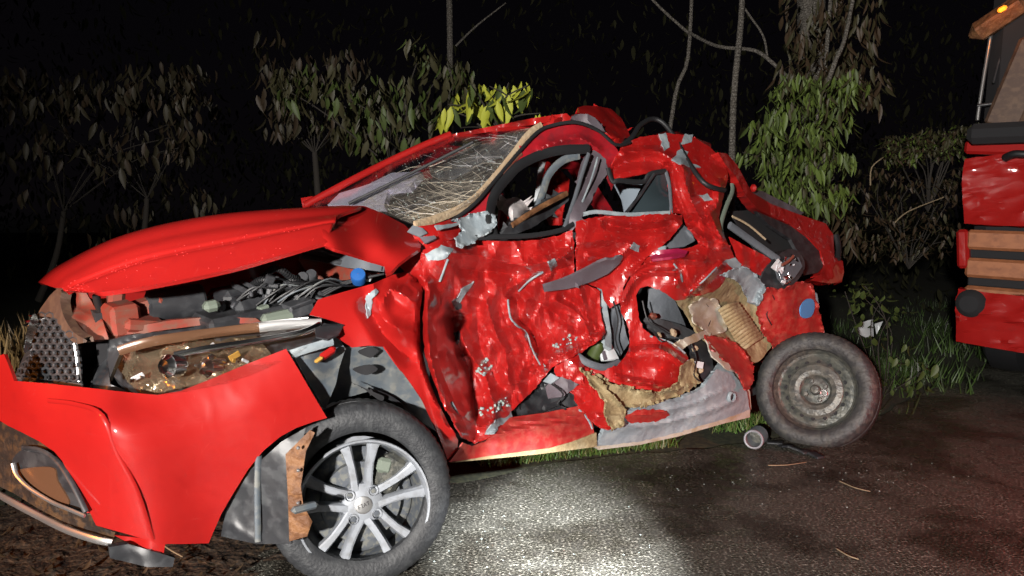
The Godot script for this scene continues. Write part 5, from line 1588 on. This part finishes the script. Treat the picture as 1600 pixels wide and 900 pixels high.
func shell():
	# the rest of the body: floor, far side, bulkheads, far wheels, seats
	var far := [-.8, .3, -.8, .75, -.55, .95, .3, 1.05, .45, 1.1, 2.5, 1.1, 2.75, .95, 2.75, .35, 2.3, .3]
	slab("far_side", M.red, far, 1.66, .04)
	slab("far_rail", M.red_dark, [.45, 1.08, 1.15, 1.6, 2.1, 1.58, 2.5, 1.12, 2.4, 1.12, 2.05, 1.5, 1.2, 1.52, .6, 1.08], 1.45, .05)
	put("floor_pan", box(Vector3(2.3, .05, 1.45), .01), M.dark_inside, car, Transform3D(car_basis(), cs(1.45, .3, .95)))
	put("bulkhead", box(Vector3(.06, .75, 1.3), .01), M.dark_inside, car, Transform3D(car_basis(), cs(.45, .68, .98)))
	put("rear_bulkhead", box(Vector3(.06, .6, 1.2), .01), M.dark_inside, car, Transform3D(car_basis(), cs(2.35, .62, 1.0)))
	for q in [[.95, .55], [.95, 1.2], [1.9, .9]]:
		var wide := .5 if q[0] < 1.5 else 1.1
		put("seat", box(Vector3(.5, .2, wide), .06), M.seat_grey, car, Transform3D(car_basis(), cs(q[0] + .1, .5, q[1] + .1)))
		put("seat_back", box(Vector3(.16, .62, wide), .06), M.seat_grey, car, Transform3D(car_basis() * Basis(Vector3.BACK, -.2), cs(float(q[0]) + .4, .82, q[1] + .1)))
	put("far_front_wheel", lathe([0.001, .06, .18, .06, .2, .09, .25, .1, .29, .07, .295, 0, .29, -.07, .25, -.1, .001, -.08], 48), M.rubber, car, Transform3D(facing(W), cs(0, .29, 1.5)))
	put("far_rear_wheel", lathe([0.001, .06, .18, .06, .2, .09, .25, .1, .29, .07, .295, 0, .29, -.07, .25, -.1, .001, -.08], 48), M.rubber, car, Transform3D(facing(W), cs(2.35, .29, 1.5)))
	put("front_beam", box(Vector3(.1, .12, 1.3), .02), M.black_plastic, car, Transform3D(car_basis(), cs(-.68, .48, .9)))
	put("rear_beam", box(Vector3(.12, .5, 1.25), .04), M.red, car, Transform3D(car_basis(), cs(2.78, .6, 1.0)))
	put("engine_block", box(Vector3(.5, .45, .8), .06), M.engine, car, Transform3D(car_basis(), cs(-.15, .6, .9)))
	slab("inner_arch", M.dark_inside, [-.45, .2, -.45, .85, .4, .85, .4, .2, .36, .2, .3, .5, .1, .68, -.1, .68, -.3, .5, -.36, .2], .3, .02)

func wreck():
	car = thing("crashed_car", "crumpled red hatchback with its crushed side towards the road", "car")
	shell()
	hood()
	front_end()
	near_side()
	cabin()
	front_wheel()
	rear_wheel()
# ---------------------------------------------------------------- the other vehicle
func truck():
	var o := thing("truck", "red truck front with amber slats at the right edge", "truck")
	# its front runs from the left corner towards the right and nearer
	var a := at(1500, 400, 5.6)
	a.y = 0.0
	var dirx := Vector3(0.7, -0.03, 0.714).normalized()
	var nz := Vector3(-0.714, 0, 0.7)
	var b := Basis(dirx, nz.cross(dirx).normalized(), nz)
	var pl := func(x: float, y: float, z: float) -> Vector3: return a + dirx * x + Vector3(0, y, 0) + nz * z
	var q := func(called: String, m: Material, x: float, y: float, z: float, size: Vector3, bev := .02, tilt := Vector3.ZERO, parent: Node = null):
		return put(called, box(size, bev), m, parent if parent else o, Transform3D(b * Basis.from_euler(tilt), pl.call(x, y, z)))
	q.call("cab", M.dark_inside, 1.2, 1.75, -1.0, Vector3(2.3, 2.4, 1.8), .1)
	# dented red upper panel
	var rows := []
	for j in 5:
		var row := []
		for i in 7:
			row.append(pl.call(i * .38, 1.66 - j * .125 - (.03 if i == 0 and j == 0 else 0.0), .02 + .03 * sin(i * 2.1 + j * 1.3)))
		rows.append(row)
	patch("front_panel", M.red, rows, 8, {"amp": .06, "thick": .02, "parent": o})
	q.call("panel_step", M.red, .2, 1.7, -.05, Vector3(.42, .1, .12), .02, Vector3(0, 0, -.06))
	for i in 3:
		q.call("grille_slat", M.truck_amber, 1.2, 1.05 - i * .2, .03, Vector3(2.3, .14, .07), .02, Vector3(0, 0, 0))
		q.call("grille_gap", M.dark_inside, 1.2, .95 - i * .2, -.01, Vector3(2.28, .07, .05), .01)
	q.call("slat_end", M.red, .03, .98, .03, Vector3(.08, .28, .08), .02, Vector3(0, 0, .1))
	rows = []
	for j in 4:
		var row := []
		for i in 7:
			row.append(pl.call(.02 + i * .4, .7 - j * .13 - i * .01, .12 + .05 * sin(i * 1.3) + (.03 if j == 1 else 0.0)))
		rows.append(row)
	patch("bumper", M.red, rows, 8, {"amp": .07, "thick": .04, "parent": o})
	put("bumper_opening", lathe([0.001, .03, .06, .025, .09, .0, .1, -.03], 28), M.dark_inside, o, Transform3D(b, pl.call(.12, .6, .16)))  # dark disc stands in for a shaded opening in the bumper
	put("lamp_bowl", lathe([0.02, .0, .06, .02, .085, .05, .1, .06, .11, .04], 28), M.bay_red, o, Transform3D(b, pl.call(.62, .45, .16)))
	for x in [.2, 1.9]:
		put("tyre", lathe([0.001, .1, .25, .1, .3, .13, .42, .14, .48, .1, .49, 0, .48, -.1, .42, -.14, .001, -.1], 40), M.rubber, o, Transform3D(b * Basis(Vector3.UP, PI / 2), pl.call(x, .49, -.8)))
	# windscreen pillars, pane and what shows inside
	sheet("windscreen_post", M.black_plastic, [1545, 195, 1560, 195, 1608, 40, 1596, 40], {"ctl": [1545, 195, 0.0], "thick": .05, "parent": o}) if false else null
	tube("windscreen_post", M.brown_mud, [at(1549, 200, 5.45), at(1566, 140, 5.45), at(1592, 55, 5.5)], .035, .03, o)
	put("cab_lining", box(Vector3(.24, .62, .06), .03), M.muddy_brown, o, Transform3D(b * Basis(Vector3.BACK, -.3), at(1594, 132, 5.3)))
	put("dash_top", box(Vector3(1.0, .14, .3), .04), M.dark_inside, o, Transform3D(b, at(1650, 206, 5.1)))
	tube("wiper", M.rubber, [at(1572, 246, 5.3), at(1590, 240, 5.2), at(1640, 246, 5.1)], .03, .02, o)
	tube("mirror_arm", M.satin, [at(1527, 188, 5.5), at(1534, 140, 5.5), at(1549, 50, 5.5)], .013, .013, o)
	tube("mirror_arm", M.black_plastic, [at(1552, 130, 5.45), at(1573, 50, 5.45)], .01, .01, o)
	tube("mirror_arm", M.black_plastic, [at(1527, 165, 5.5), at(1552, 162, 5.45)], .012, .012, o)
	put("mirror", box(Vector3(.42, .14, .16), .06), M.brown_mud, o, Transform3D(b * Basis(Vector3.BACK, .55), at(1562, 28, 5.4)))
	var lampn := put("marker_lamp", box(Vector3(.06, .035, .03), .012), M.beacon, o, Transform3D(b * Basis(Vector3.BACK, .45), at(1566, 14, 5.28)))
	var l := OmniLight3D.new()
	l.name = "marker_glow"
	l.light_color = Color(1.0, 0.55, 0.15)
	l.light_energy = 0.03
	l.light_size = 0.03
	l.omni_range = 20.0
	l.omni_attenuation = 2.0
	l.shadow_enabled = true
	l.position = at(1564, 17, 5.2)
	add_child(l)

# ---------------------------------------------------------------- plants
func leaf_mesh(ratio: float, droop: float) -> ArrayMesh:
	# one metre long, pointing along -Y from its stalk
	var v := PackedVector3Array()
	var t := PackedInt32Array()
	var n := 5
	for i in n + 1:
		var k := float(i) / n
		var hw := ratio * 0.5 * pow(sin(PI * clampf(pow(k, 0.75), 0, 1)), 0.9) if i < n else 0.0
		if i == 0:
			hw = 0.012
		var z := -droop * k * k
		v.append(Vector3(-hw, -k, z + hw * 0.45))
		v.append(Vector3(0, -k, z))
		v.append(Vector3(hw, -k, z + hw * 0.45))
	for i in n:
		var a := i * 3
		t.append_array([a, a + 1, a + 3, a + 1, a + 4, a + 3, a + 1, a + 2, a + 4, a + 2, a + 5, a + 4])
	return hard(v, t, 50)

func leaf_spots(tips: Array, per: int, size: Vector2, spread: float, out: Array, tilt := 0.9):
	for tip: Vector3 in tips:
		for k in per:
			var yaw := rng.randf() * TAU
			var b := Basis(Vector3.UP, yaw) * Basis(Vector3.RIGHT, rng.randf_range(-0.15, tilt)) * Basis(Vector3.BACK, rng.randf_range(-.35, .35))
			var l := rng.randf_range(size.x, size.y)
			out.append(Transform3D(b.scaled_local(Vector3.ONE * l), tip + Vector3(rng.randf_range(-1, 1), rng.randf_range(-.6, .6), rng.randf_range(-1, 1)) * spread))

func grow(o: Node3D, leaf: ArrayMesh, spots: Array, mats: Array, single: int):
	# the first ones are leaves of their own, the rest one mass
	for i in mini(single, spots.size()):
		put("leaf", leaf, mats[i % mats.size()], o, spots[i])
	if spots.size() > single:
		var by := {}
		for i in range(single, spots.size()):
			var k := i % mats.size()
			if not by.has(k): by[k] = []
			by[k].append(spots[i])
		for k in by:
			var mm := MultiMesh.new()
			mm.transform_format = MultiMesh.TRANSFORM_3D
			mm.mesh = leaf
			mm.instance_count = by[k].size()
			for i in by[k].size():
				mm.set_instance_transform(i, by[k][i])
			var d := MultiMeshInstance3D.new()
			d.name = "foliage"
			d.multimesh = mm
			d.material_override = mats[k]
			tag(d, "", "", "", "stuff")
			o.add_child(d, true)

func tips_of(a: Array, d: float, jitter: float) -> Array:
	var r := []
	for i in range(0, a.size(), 2):
		r.append(at(a[i], a[i + 1], d + rng.randf_range(-jitter, jitter)))
	return r

func branches(o: Node3D, root: Vector3, tips: Array, r: float):
	var v := PackedVector3Array()
	var t := PackedInt32Array()
	for n in range(0, tips.size(), 1 + tips.size() / 14):
		var tip: Vector3 = tips[n]
		var mid := root.lerp(tip, .55) + Vector3(0, root.distance_to(tip) * .05, 0)
		tube_into(v, t, smooth3([root, mid + Vector3(rng.randf_range(-.1, .1), .05, rng.randf_range(-.1, .1)), tip + Vector3(0, .02, 0)], 5), r * .7, .003, 5)
	put("branch", hard(v, t, 50), M.dark_bark, o)

func plants():
	var broad := leaf_mesh(.3, .2)
	var narrow := leaf_mesh(.22, .15)
	var o := thing("lime_sapling", "bright lime-green sapling just behind the windscreen top", "sapling")
	var tips := tips_of([700, 168, 716, 150, 735, 136, 750, 130, 765, 140, 780, 136, 795, 134, 815, 132, 826, 138, 742, 150, 760, 165, 735, 165, 720, 205, 760, 190, 770, 155, 790, 150, 690, 180, 772, 178, 845, 182], 4.7, .25)
	var spots := []
	leaf_spots(tips, 4, Vector2(.1, .2), .03, spots)
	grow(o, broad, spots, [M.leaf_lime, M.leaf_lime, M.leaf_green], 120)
	branches(o, at(790, 230, 4.8), tips, .012)
	tube("trunk", M.bark, [at(795, 330, 4.9), at(790, 260, 4.85), at(790, 225, 4.8)], .02, .014, o)
	o = thing("drooping_sapling", "olive sapling with drooping leaf clusters beyond the windscreen", "sapling")
	tips = tips_of([545, 160, 562, 190, 560, 215, 590, 205, 600, 235, 625, 200, 640, 220, 610, 175, 640, 185, 575, 150, 605, 148, 635, 160, 655, 165, 660, 190, 545, 205, 590, 170, 680, 130, 700, 105, 660, 80, 645, 60, 680, 95, 712, 110, 725, 120, 590, 130, 625, 130, 500, 140, 520, 150], 5.6, .5)
	for i in 46:
		var x := rng.randf_range(440, 735)
		tips.append(at(x, rng.randf_range(85, 150) + 95.0 * rng.randf() * sin((x - 440) / 295.0 * PI), rng.randf_range(5.5, 6.6)))
	spots = []
	leaf_spots(tips, 8, Vector2(.07, .17), .09, spots, .6)
	grow(o, broad, spots, [M.leaf_olive, M.leaf_green, M.leaf_olive], 200)
	branches(o, at(610, 260, 5.9), tips, .01)
	tube("trunk", M.dark_bark, [at(600, 400, 6.1), at(605, 330, 6.0), at(610, 258, 5.9)], .03, .02, o)
	o = thing("hanging_sapling", "dim brownish sapling left of the drooping olive one", "sapling")
	tips = tips_of([420, 95, 440, 110, 455, 140, 445, 170, 460, 185, 500, 170, 495, 195, 430, 150, 480, 120, 510, 100, 540, 110, 470, 90], 6.6, .5)
	for i in 24:
		tips.append(at(rng.randf_range(400, 560), rng.randf_range(60, 215), rng.randf_range(6.6, 7.6)))
	spots = []
	leaf_spots(tips, 8, Vector2(.08, .18), .12, spots, .5)
	grow(o, broad, spots, [M.leaf_dim, M.leaf_dim_brown], 96)
	branches(o, at(492, 240, 6.9), tips, .01)
	tube("trunk", M.dark_bark, [at(505, 400, 7.2), at(498, 320, 7.0), at(492, 238, 6.9)], .035, .025, o)
	o = thing("dim_thicket", "dim brown leafy thicket above the left of the hood", "shrub")
	var list := []
	for i in 90:
		list.append_array([rng.randf_range(-40, 330), 110 + 60 * rng.randf() + (rng.randf() * 120 if i % 3 == 0 else 0.0)])
	for i in 26:
		list.append_array([rng.randf_range(-10, 330), rng.randf_range(220, 380)])
	tips = tips_of(list, 6.9, 1.2)
	spots = []
	leaf_spots(tips, 8, Vector2(.08, .17), .12, spots, .6)
	grow(o, broad, spots, [M.leaf_dim_brown, M.leaf_dim, M.leaf_dim], 120)
	for q in [[60, 470, 100, 330], [200, 440, 230, 310]]:
		branches(o, at(q[2], q[3], 6.5), tips.slice(0, 30), .008)
		tube("stem", M.dark_bark, [at(q[0], q[1], 6.6), at((q[0] + q[2]) * .5 + 8, (q[1] + q[3]) * .5, 6.55), at(q[2], q[3], 6.5)], .03, .02, o)
	# the bright shrub right of the car
	o = thing("green_shrub", "lit green shrub with narrow hanging leaves right of the wreck", "shrub")
	list = []
	for i in 240:
		var y := rng.randf_range(110, 320)
		var mid := 1262.0 + 20.0 * sin(y * .02)
		var half := 44.0 + 26.0 * sin((y - 90) / 240.0 * PI) + 22.0 * sin(y * .11)
		list.append_array([mid + rng.randf_range(-half, half), y])
	tips = tips_of(list, 5.3, .4)
	spots = []
	leaf_spots(tips, 6, Vector2(.07, .14), .05, spots, .8)
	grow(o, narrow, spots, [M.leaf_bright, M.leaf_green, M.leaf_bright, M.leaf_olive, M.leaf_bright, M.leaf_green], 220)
	branches(o, at(1262, 310, 5.5), tips.slice(0, 50), .008)
	tube("trunk", M.bark, [at(1250, 420, 5.6), at(1258, 250, 5.6), at(1300, 110, 5.5), at(1320, 60, 5.5), at(1338, -30, 5.6)], .02, .013, o)
	o = thing("brown_vine", "brown leafy growth climbing above the lit green shrub", "shrub")
	list = []
	for i in 110:
		list.append_array([rng.randf_range(1225, 1375), rng.randf_range(-20, 160)])
	for i in 36:
		list.append_array([rng.randf_range(1195, 1350), rng.randf_range(310, 400)])
	tips = tips_of(list, 6.0, .4)
	spots = []
	leaf_spots(tips, 5, Vector2(.09, .17), .07, spots, .9)
	grow(o, narrow, spots, [M.leaf_brown, M.leaf_olive], 100)
	tube("stem", M.bark, [at(1290, 420, 6.1), at(1285, 200, 6.1), at(1300, -30, 6.1)], .02, .015, o)
	o = thing("low_bush", "yellowish small-leaved bush left of the truck", "bush")
	list = []
	for i in 170:
		var x := rng.randf_range(1385, 1540)
		list.append_array([x, 232 - (x - 1385) * .16 + rng.randf_range(-18, 26)])
	tips = tips_of(list, 6.3, .4)
	spots = []
	leaf_spots(tips, 7, Vector2(.04, .085), .05, spots, 1.6)
	grow(o, broad, spots, [M.leaf_olive, M.leaf_bright, M.leaf_olive, M.leaf_brown], 120)
	branches(o, at(1450, 330, 6.5), tips.slice(0, 60), .01)
	o = thing("dead_bush", "brown dead undergrowth below the yellowish bush", "bush")
	list = []
	for i in 120:
		list.append_array([rng.randf_range(1310, 1505), rng.randf_range(265, 400)])
	tips = tips_of(list, 6.6, .4)
	spots = []
	leaf_spots(tips, 6, Vector2(.04, .1), .08, spots, 1.6)
	grow(o, broad, spots, [M.leaf_brown, M.leaf_brown, M.leaf_olive], 80)
	branches(o, at(1420, 420, 6.8), tips.slice(0, 50), .008)
	tube("twig", M.twig, [at(1360, 290, 6.2), at(1362, 262, 6.2), at(1380, 246, 6.2)], .006, .005, o)
	tube("twig", M.twig, [at(1398, 348, 6.2), at(1420, 330, 6.2), at(1475, 308, 6.2)], .006, .004, o)
	# trunks
	o = thing("thin_tree", "thin pale trunk standing straight behind the car's tail", "tree")
	tube("trunk", M.bark, [at(1142, 340, 6.2), at(1146, 160, 6.2), at(1158, 30, 6.2), at(1160, -60, 6.3)], .028, .022, o)
	o = thing("leaning_tree", "slim grey tree with long arching branches above the tail", "tree")
	tube("trunk", M.bark, [at(1030, 330, 6.8), at(1055, 150, 6.8), at(1075, 90, 6.8), at(1082, -40, 6.8)], .02, .016, o)
	tube("branch", M.bark, [at(1075, 50, 6.8), at(1120, 72, 6.4), at(1175, 78, 6.2), at(1200, 92, 6.1), at(1232, 122, 6.0)], .014, .016, o)
	tube("branch", M.bark, [at(1076, 52, 6.8), at(1040, 20, 6.7), at(1010, -10, 6.7)], .014, .01, o)
	tube("branch", M.bark, [at(1199, 90, 6.1), at(1192, 55, 6.2), at(1165, 15, 6.3), at(1150, -20, 6.3)], .01, .008, o)
	o = thing("far_trunk", "single dim trunk rising at the top above the windscreen", "tree")
	tube("trunk", M.bark, [at(705, 330, 8.0), at(703, 60, 8.0), at(701, -40, 8.0)], .035, .03, o)
	tube("branch", M.bark, [at(712, 72, 8.0), at(745, 40, 8.0), at(790, 5, 8.0)], .012, .006, o)
	o = thing("thick_trunk", "thick rough trunk at the top behind the green shrub", "tree")
	tube("trunk", M.bark, [at(1272, 420, 6.9), at(1270, 150, 6.9), at(1266, -60, 6.9)], .13, .12, o, 14)
	# woods beyond: one dark mass
	var mm := MultiMesh.new()
	mm.transform_format = MultiMesh.TRANSFORM_3D
	mm.mesh = broad
	mm.instance_count = 20000
	for i in 20000:
		var x := rng.randf_range(-13, 15)
		var p := Vector3(x, rng.randf() * rng.randf_range(1.0, 6.5), -rng.randf_range(8.6, 12.0))
		var clump := sin(p.x * 2.3 + p.z) + sin(p.y * 3.1 + p.x * 1.7) + sin(p.z * 2.7 - p.y * 1.3)
		if clump < -0.6 or p.z > edge_z(p.x) - 1.2 - p.y * .4: p.z -= 5.0
		mm.set_instance_transform(i, Transform3D(Basis.from_euler(Vector3(rng.randf_range(-.4, 1.2), rng.randf() * TAU, rng.randf_range(-.4, .4))).scaled(Vector3.ONE * rng.randf_range(.07, .19)), p))
	var wood := MultiMeshInstance3D.new()
	wood.name = "woods"
	wood.multimesh = mm
	wood.material_override = M.leaf_far
	tag(wood, "dark mass of leaves in the night behind everything", "woods", "", "stuff")
	add_child(wood)

# ---------------------------------------------------------------- grass and litter
func blade_mesh() -> ArrayMesh:
	return hard(PackedVector3Array([Vector3(-.03, 0, 0), Vector3(.03, 0, 0), Vector3(-.02, .5, .06), Vector3(.02, .5, .06), Vector3(0, 1, .3)]), PackedInt32Array([0, 2, 1, 1, 2, 3, 2, 4, 3]), 70)

func tufts(called: String, label: String, places: Array, n: int, size: Vector2, cols: Array):
	var mm := MultiMesh.new()
	mm.transform_format = MultiMesh.TRANSFORM_3D
	mm.use_colors = true
	mm.mesh = blade_mesh()
	mm.instance_count = n
	for i in n:
		var q: Array = places[i % places.size()]
		var p := Vector3(q[0], q[1], q[2]) + Vector3(rng.randf_range(-1, 1), 0, rng.randf_range(-1, 1)) * float(q[3])
		mm.set_instance_transform(i, Transform3D(Basis.from_euler(Vector3(rng.randf_range(-.7, .7), rng.randf() * TAU, rng.randf_range(-.5, .5))).scaled(Vector3.ONE * rng.randf_range(size.x, size.y)), p))
		mm.set_instance_color(i, cols[rng.randi() % cols.size()])
	var d := MultiMeshInstance3D.new()
	d.name = called
	d.multimesh = mm
	d.material_override = M.blade
	tag(d, label, "grass", "", "stuff")
	add_child(d)

func litter():
	var green := [Color(.06, .13, .02), Color(.09, .15, .03), Color(.04, .08, .015), Color(.14, .14, .05)]
	var rows := []
	for i in 26:
		var p := ground(lerpf(770, 1040, i / 25.0), lerpf(727, 697, i / 25.0))
		rows.append([p.x, 0, p.z - .03, .06])
	tufts("sill_grass", "short bright grass under the sill at the road edge", rows, 2200, Vector2(.04, .1), green)
	rows = []
	for i in 10:
		var p := ground(lerpf(1125, 1180, i / 9.0), lerpf(672, 664, i / 9.0))
		rows.append([p.x, 0, p.z, .08])
	tufts("wheel_grass", "green grass tuft between sill and rear wheel", rows, 500, Vector2(.05, .12), green)
	rows = []
	for i in 60:
		var x := rng.randf_range(1.9, 5.5)
		var z := edge_z(x) - rng.randf() * 2.6
		rows.append([x, .03, z, .25])
	tufts("verge_grass", "dark wet weeds on the verge right of the rear wheel", rows, 5000, Vector2(.06, .2), [Color(.03, .06, .012), Color(.05, .09, .02), Color(.02, .03, .01)])
	rows = []
	for i in 12:
		var p := at(rng.randf_range(-10, 62), 596, 3.5)
		rows.append([p.x, .2, p.z - rng.randf() * .3, .12])
	tufts("dry_grass", "dry amber-lit grass left of the grille", rows, 1600, Vector2(.2, .55), [Color(.14, .09, .035), Color(.1, .065, .025), Color(.2, .13, .05)])
	# weeds with broad leaves on the verge
	var leaf := leaf_mesh(.5, .2)
	var o := thing("verge_weed", "broad-leaved green weed behind the rear wheel", "weed")
	var tips := tips_of([1320, 460, 1340, 480, 1350, 470, 1365, 455, 1380, 470, 1345, 500, 1390, 500, 1410, 480, 1375, 530, 1420, 540, 1350, 450, 1330, 445, 1400, 560, 1440, 600, 1450, 575, 1380, 600, 1420, 610], 5.0, .3)
	var spots := []
	leaf_spots(tips, 6, Vector2(.04, .09), .06, spots, 1.7)
	grow(o, leaf, spots, [M.leaf_green], 102)
	branches(o, at(1380, 620, 5.2), tips, .004)
	o = thing("paper_scrap", "torn pale scrap lying in the weeds behind the rear wheel", "scrap")
	sheet("scrap", M.white_paper, [1341, 506, 1358, 500, 1364, 499, 1365, 526, 1352, 527, 1342, 522], {"ctl": [1341, 506, .55], "off": .45, "amp": .02, "thick": .003, "parent": o})
	sheet("scrap_fold", M.white_paper, [1367, 506, 1380, 502, 1376, 510, 1370, 522], {"ctl": [1341, 506, .55], "off": .46, "amp": .03, "thick": .003, "parent": o})
	o = thing("metal_tube", "short open silver tube lying before the rear wheel", "tube")
	var c := ground(1180, 700)
	c.y = .055
	var xf := Transform3D(facing(Vector3(-.5, .04, .87), 0), c)
	put("tube_wall", lathe([.04, .05, .046, .052, .05, .048, .05, -.07, .046, -.075, .044, -.07, .04, .05], 40, 30), M.alloy, o, xf)
	put("tube_floor", lathe([.001, -.062, .043, -.066], 32), M.steel_mud, o, xf)
	o = thing("silencer_shard", "dark broken plastic lying in front of the rear wheel", "debris")
	for i in 6:
		var g := ground(1195 + i * 16, 690 + i * 5)
		put("shard", box(Vector3(rng.randf_range(.04, .1), .012, rng.randf_range(.02, .06)), .004), M.black_plastic, o, Transform3D(Basis.from_euler(Vector3(rng.randf_range(-.2, .2), rng.randf() * 3, rng.randf_range(-.3, .3))), g + Vector3(0, .012, 0)))
	o = thing("pink_lens_piece", "magenta lens fragment stuck on the crushed rear door", "fragment")
	sheet("lens", M.magenta, [1015, 400, 1024, 391, 1060, 388, 1075, 392, 1072, 398, 1050, 401, 1018, 405], {"off": -.035, "amp": .015, "thick": .012, "parent": o, "cell": 3.0})
	o = thing("booklet", "white booklet jammed in the slot between the doors", "booklet")
	sheet("pages", M.white_paper, [936, 536, 952, 530, 967, 560, 940, 563], {"off": .05, "amp": .01, "parent": o, "thick": .01})
	sheet("spine_mark", M.purple_grey, [941, 548, 945, 548, 949, 561, 944, 562], {"off": .044, "amp": .01, "parent": o})
	o = thing("green_bottle", "small green bottle jammed beside the white booklet", "bottle")
	put("body", lathe([.001, .05, .018, .05, .03, .03, .032, -.04, .001, -.05], 20), M.leaf_green, o, Transform3D(facing(Vector3(.3, .9, .3)), cw(930, 550, .24)))
	# stones and dead leaves strewn over road and mud
	var mm := MultiMesh.new()
	mm.transform_format = MultiMesh.TRANSFORM_3D
	mm.mesh = box(Vector3.ONE, .3)
	mm.instance_count = 700
	for i in 700:
		var p := Vector3(rng.randf_range(-2.4, 3.8), 0, 0)
		p.z = lerpf(-1.9, edge_z(p.x), rng.randf())
		if p.x < -.6: p.y = .03
		mm.set_instance_transform(i, Transform3D(Basis.from_euler(Vector3(rng.randf() * 3, rng.randf() * 3, 0)).scaled(Vector3.ONE * rng.randf_range(.0018, .0042)), p + Vector3(0, .002, 0)))
	var d := MultiMeshInstance3D.new()
	d.name = "grit"
	d.multimesh = mm
	d.material_override = M.soil
	tag(d, "loose grit strewn over the wet road", "grit", "", "stuff")
	add_child(d)
	mm = MultiMesh.new()
	mm.transform_format = MultiMesh.TRANSFORM_3D
	mm.mesh = leaf_mesh(.45, .3)
	mm.instance_count = 170
	for i in 170:
		var p := ground(rng.randf_range(-60, 420), rng.randf_range(770, 960), .035)
		mm.set_instance_transform(i, Transform3D(Basis.from_euler(Vector3(PI / 2 + rng.randf_range(-.5, .5), rng.randf() * TAU, 0)).scaled(Vector3.ONE * rng.randf_range(.015, .045)), p))
	d = MultiMeshInstance3D.new()
	d.name = "dead_leaves"
	d.multimesh = mm
	d.material_override = M.leaf_brown
	tag(d, "dead brown leaves on the mud below the bumper", "leaves", "", "stuff")
	add_child(d)
	mm = MultiMesh.new()
	mm.transform_format = MultiMesh.TRANSFORM_3D
	mm.mesh = box(Vector3(1, .5, .8), .12)
	mm.instance_count = 170
	for i in 170:
		var c0 := [cs(.6, 0, -.15), cs(1.6, 0, .0), cs(2.3, 0, -.35), cs(-.5, 0, -.1)][i % 4] as Vector3
		var p := c0 + Vector3(rng.randfn(0, .28), .004, rng.randfn(0, .16))
		if p.x < -.6: p.y = .035
		mm.set_instance_transform(i, Transform3D(Basis.from_euler(Vector3(rng.randf() * .6, rng.randf() * 6, 0)).scaled(Vector3.ONE * rng.randf_range(.002, .006)), p))
	d = MultiMeshInstance3D.new()
	d.name = "glass_crumbs"
	d.multimesh = mm
	d.material_override = M.glass_bit
	tag(d, "broken glass crumbs strewn along the crushed side", "glass", "", "stuff")
	add_child(d)
	var words := ["straw on the road at the far right foreground", "pale straw on the road right of the metal tube", "bent straw lying on the road below the rear wheel", "short straw beside the mud at the left"]
	var at4 := [[1308, 858, 1342, 874], [1200, 727, 1260, 722], [1312, 752, 1360, 768], [240, 840, 285, 870]]
	for i in 4:
		var s := thing("straw", words[i], "straw", Vector3.ZERO, "straws on the ground")
		var y := .006 if i < 3 else .05
		tube("stalk", M.twig, [ground(at4[i][0], at4[i][1], y), ground((at4[i][0] + at4[i][2]) * .5, (at4[i][1] + at4[i][3]) * .5 + 2, y + .004), ground(at4[i][2], at4[i][3], y)], .003, .002, s, 5)
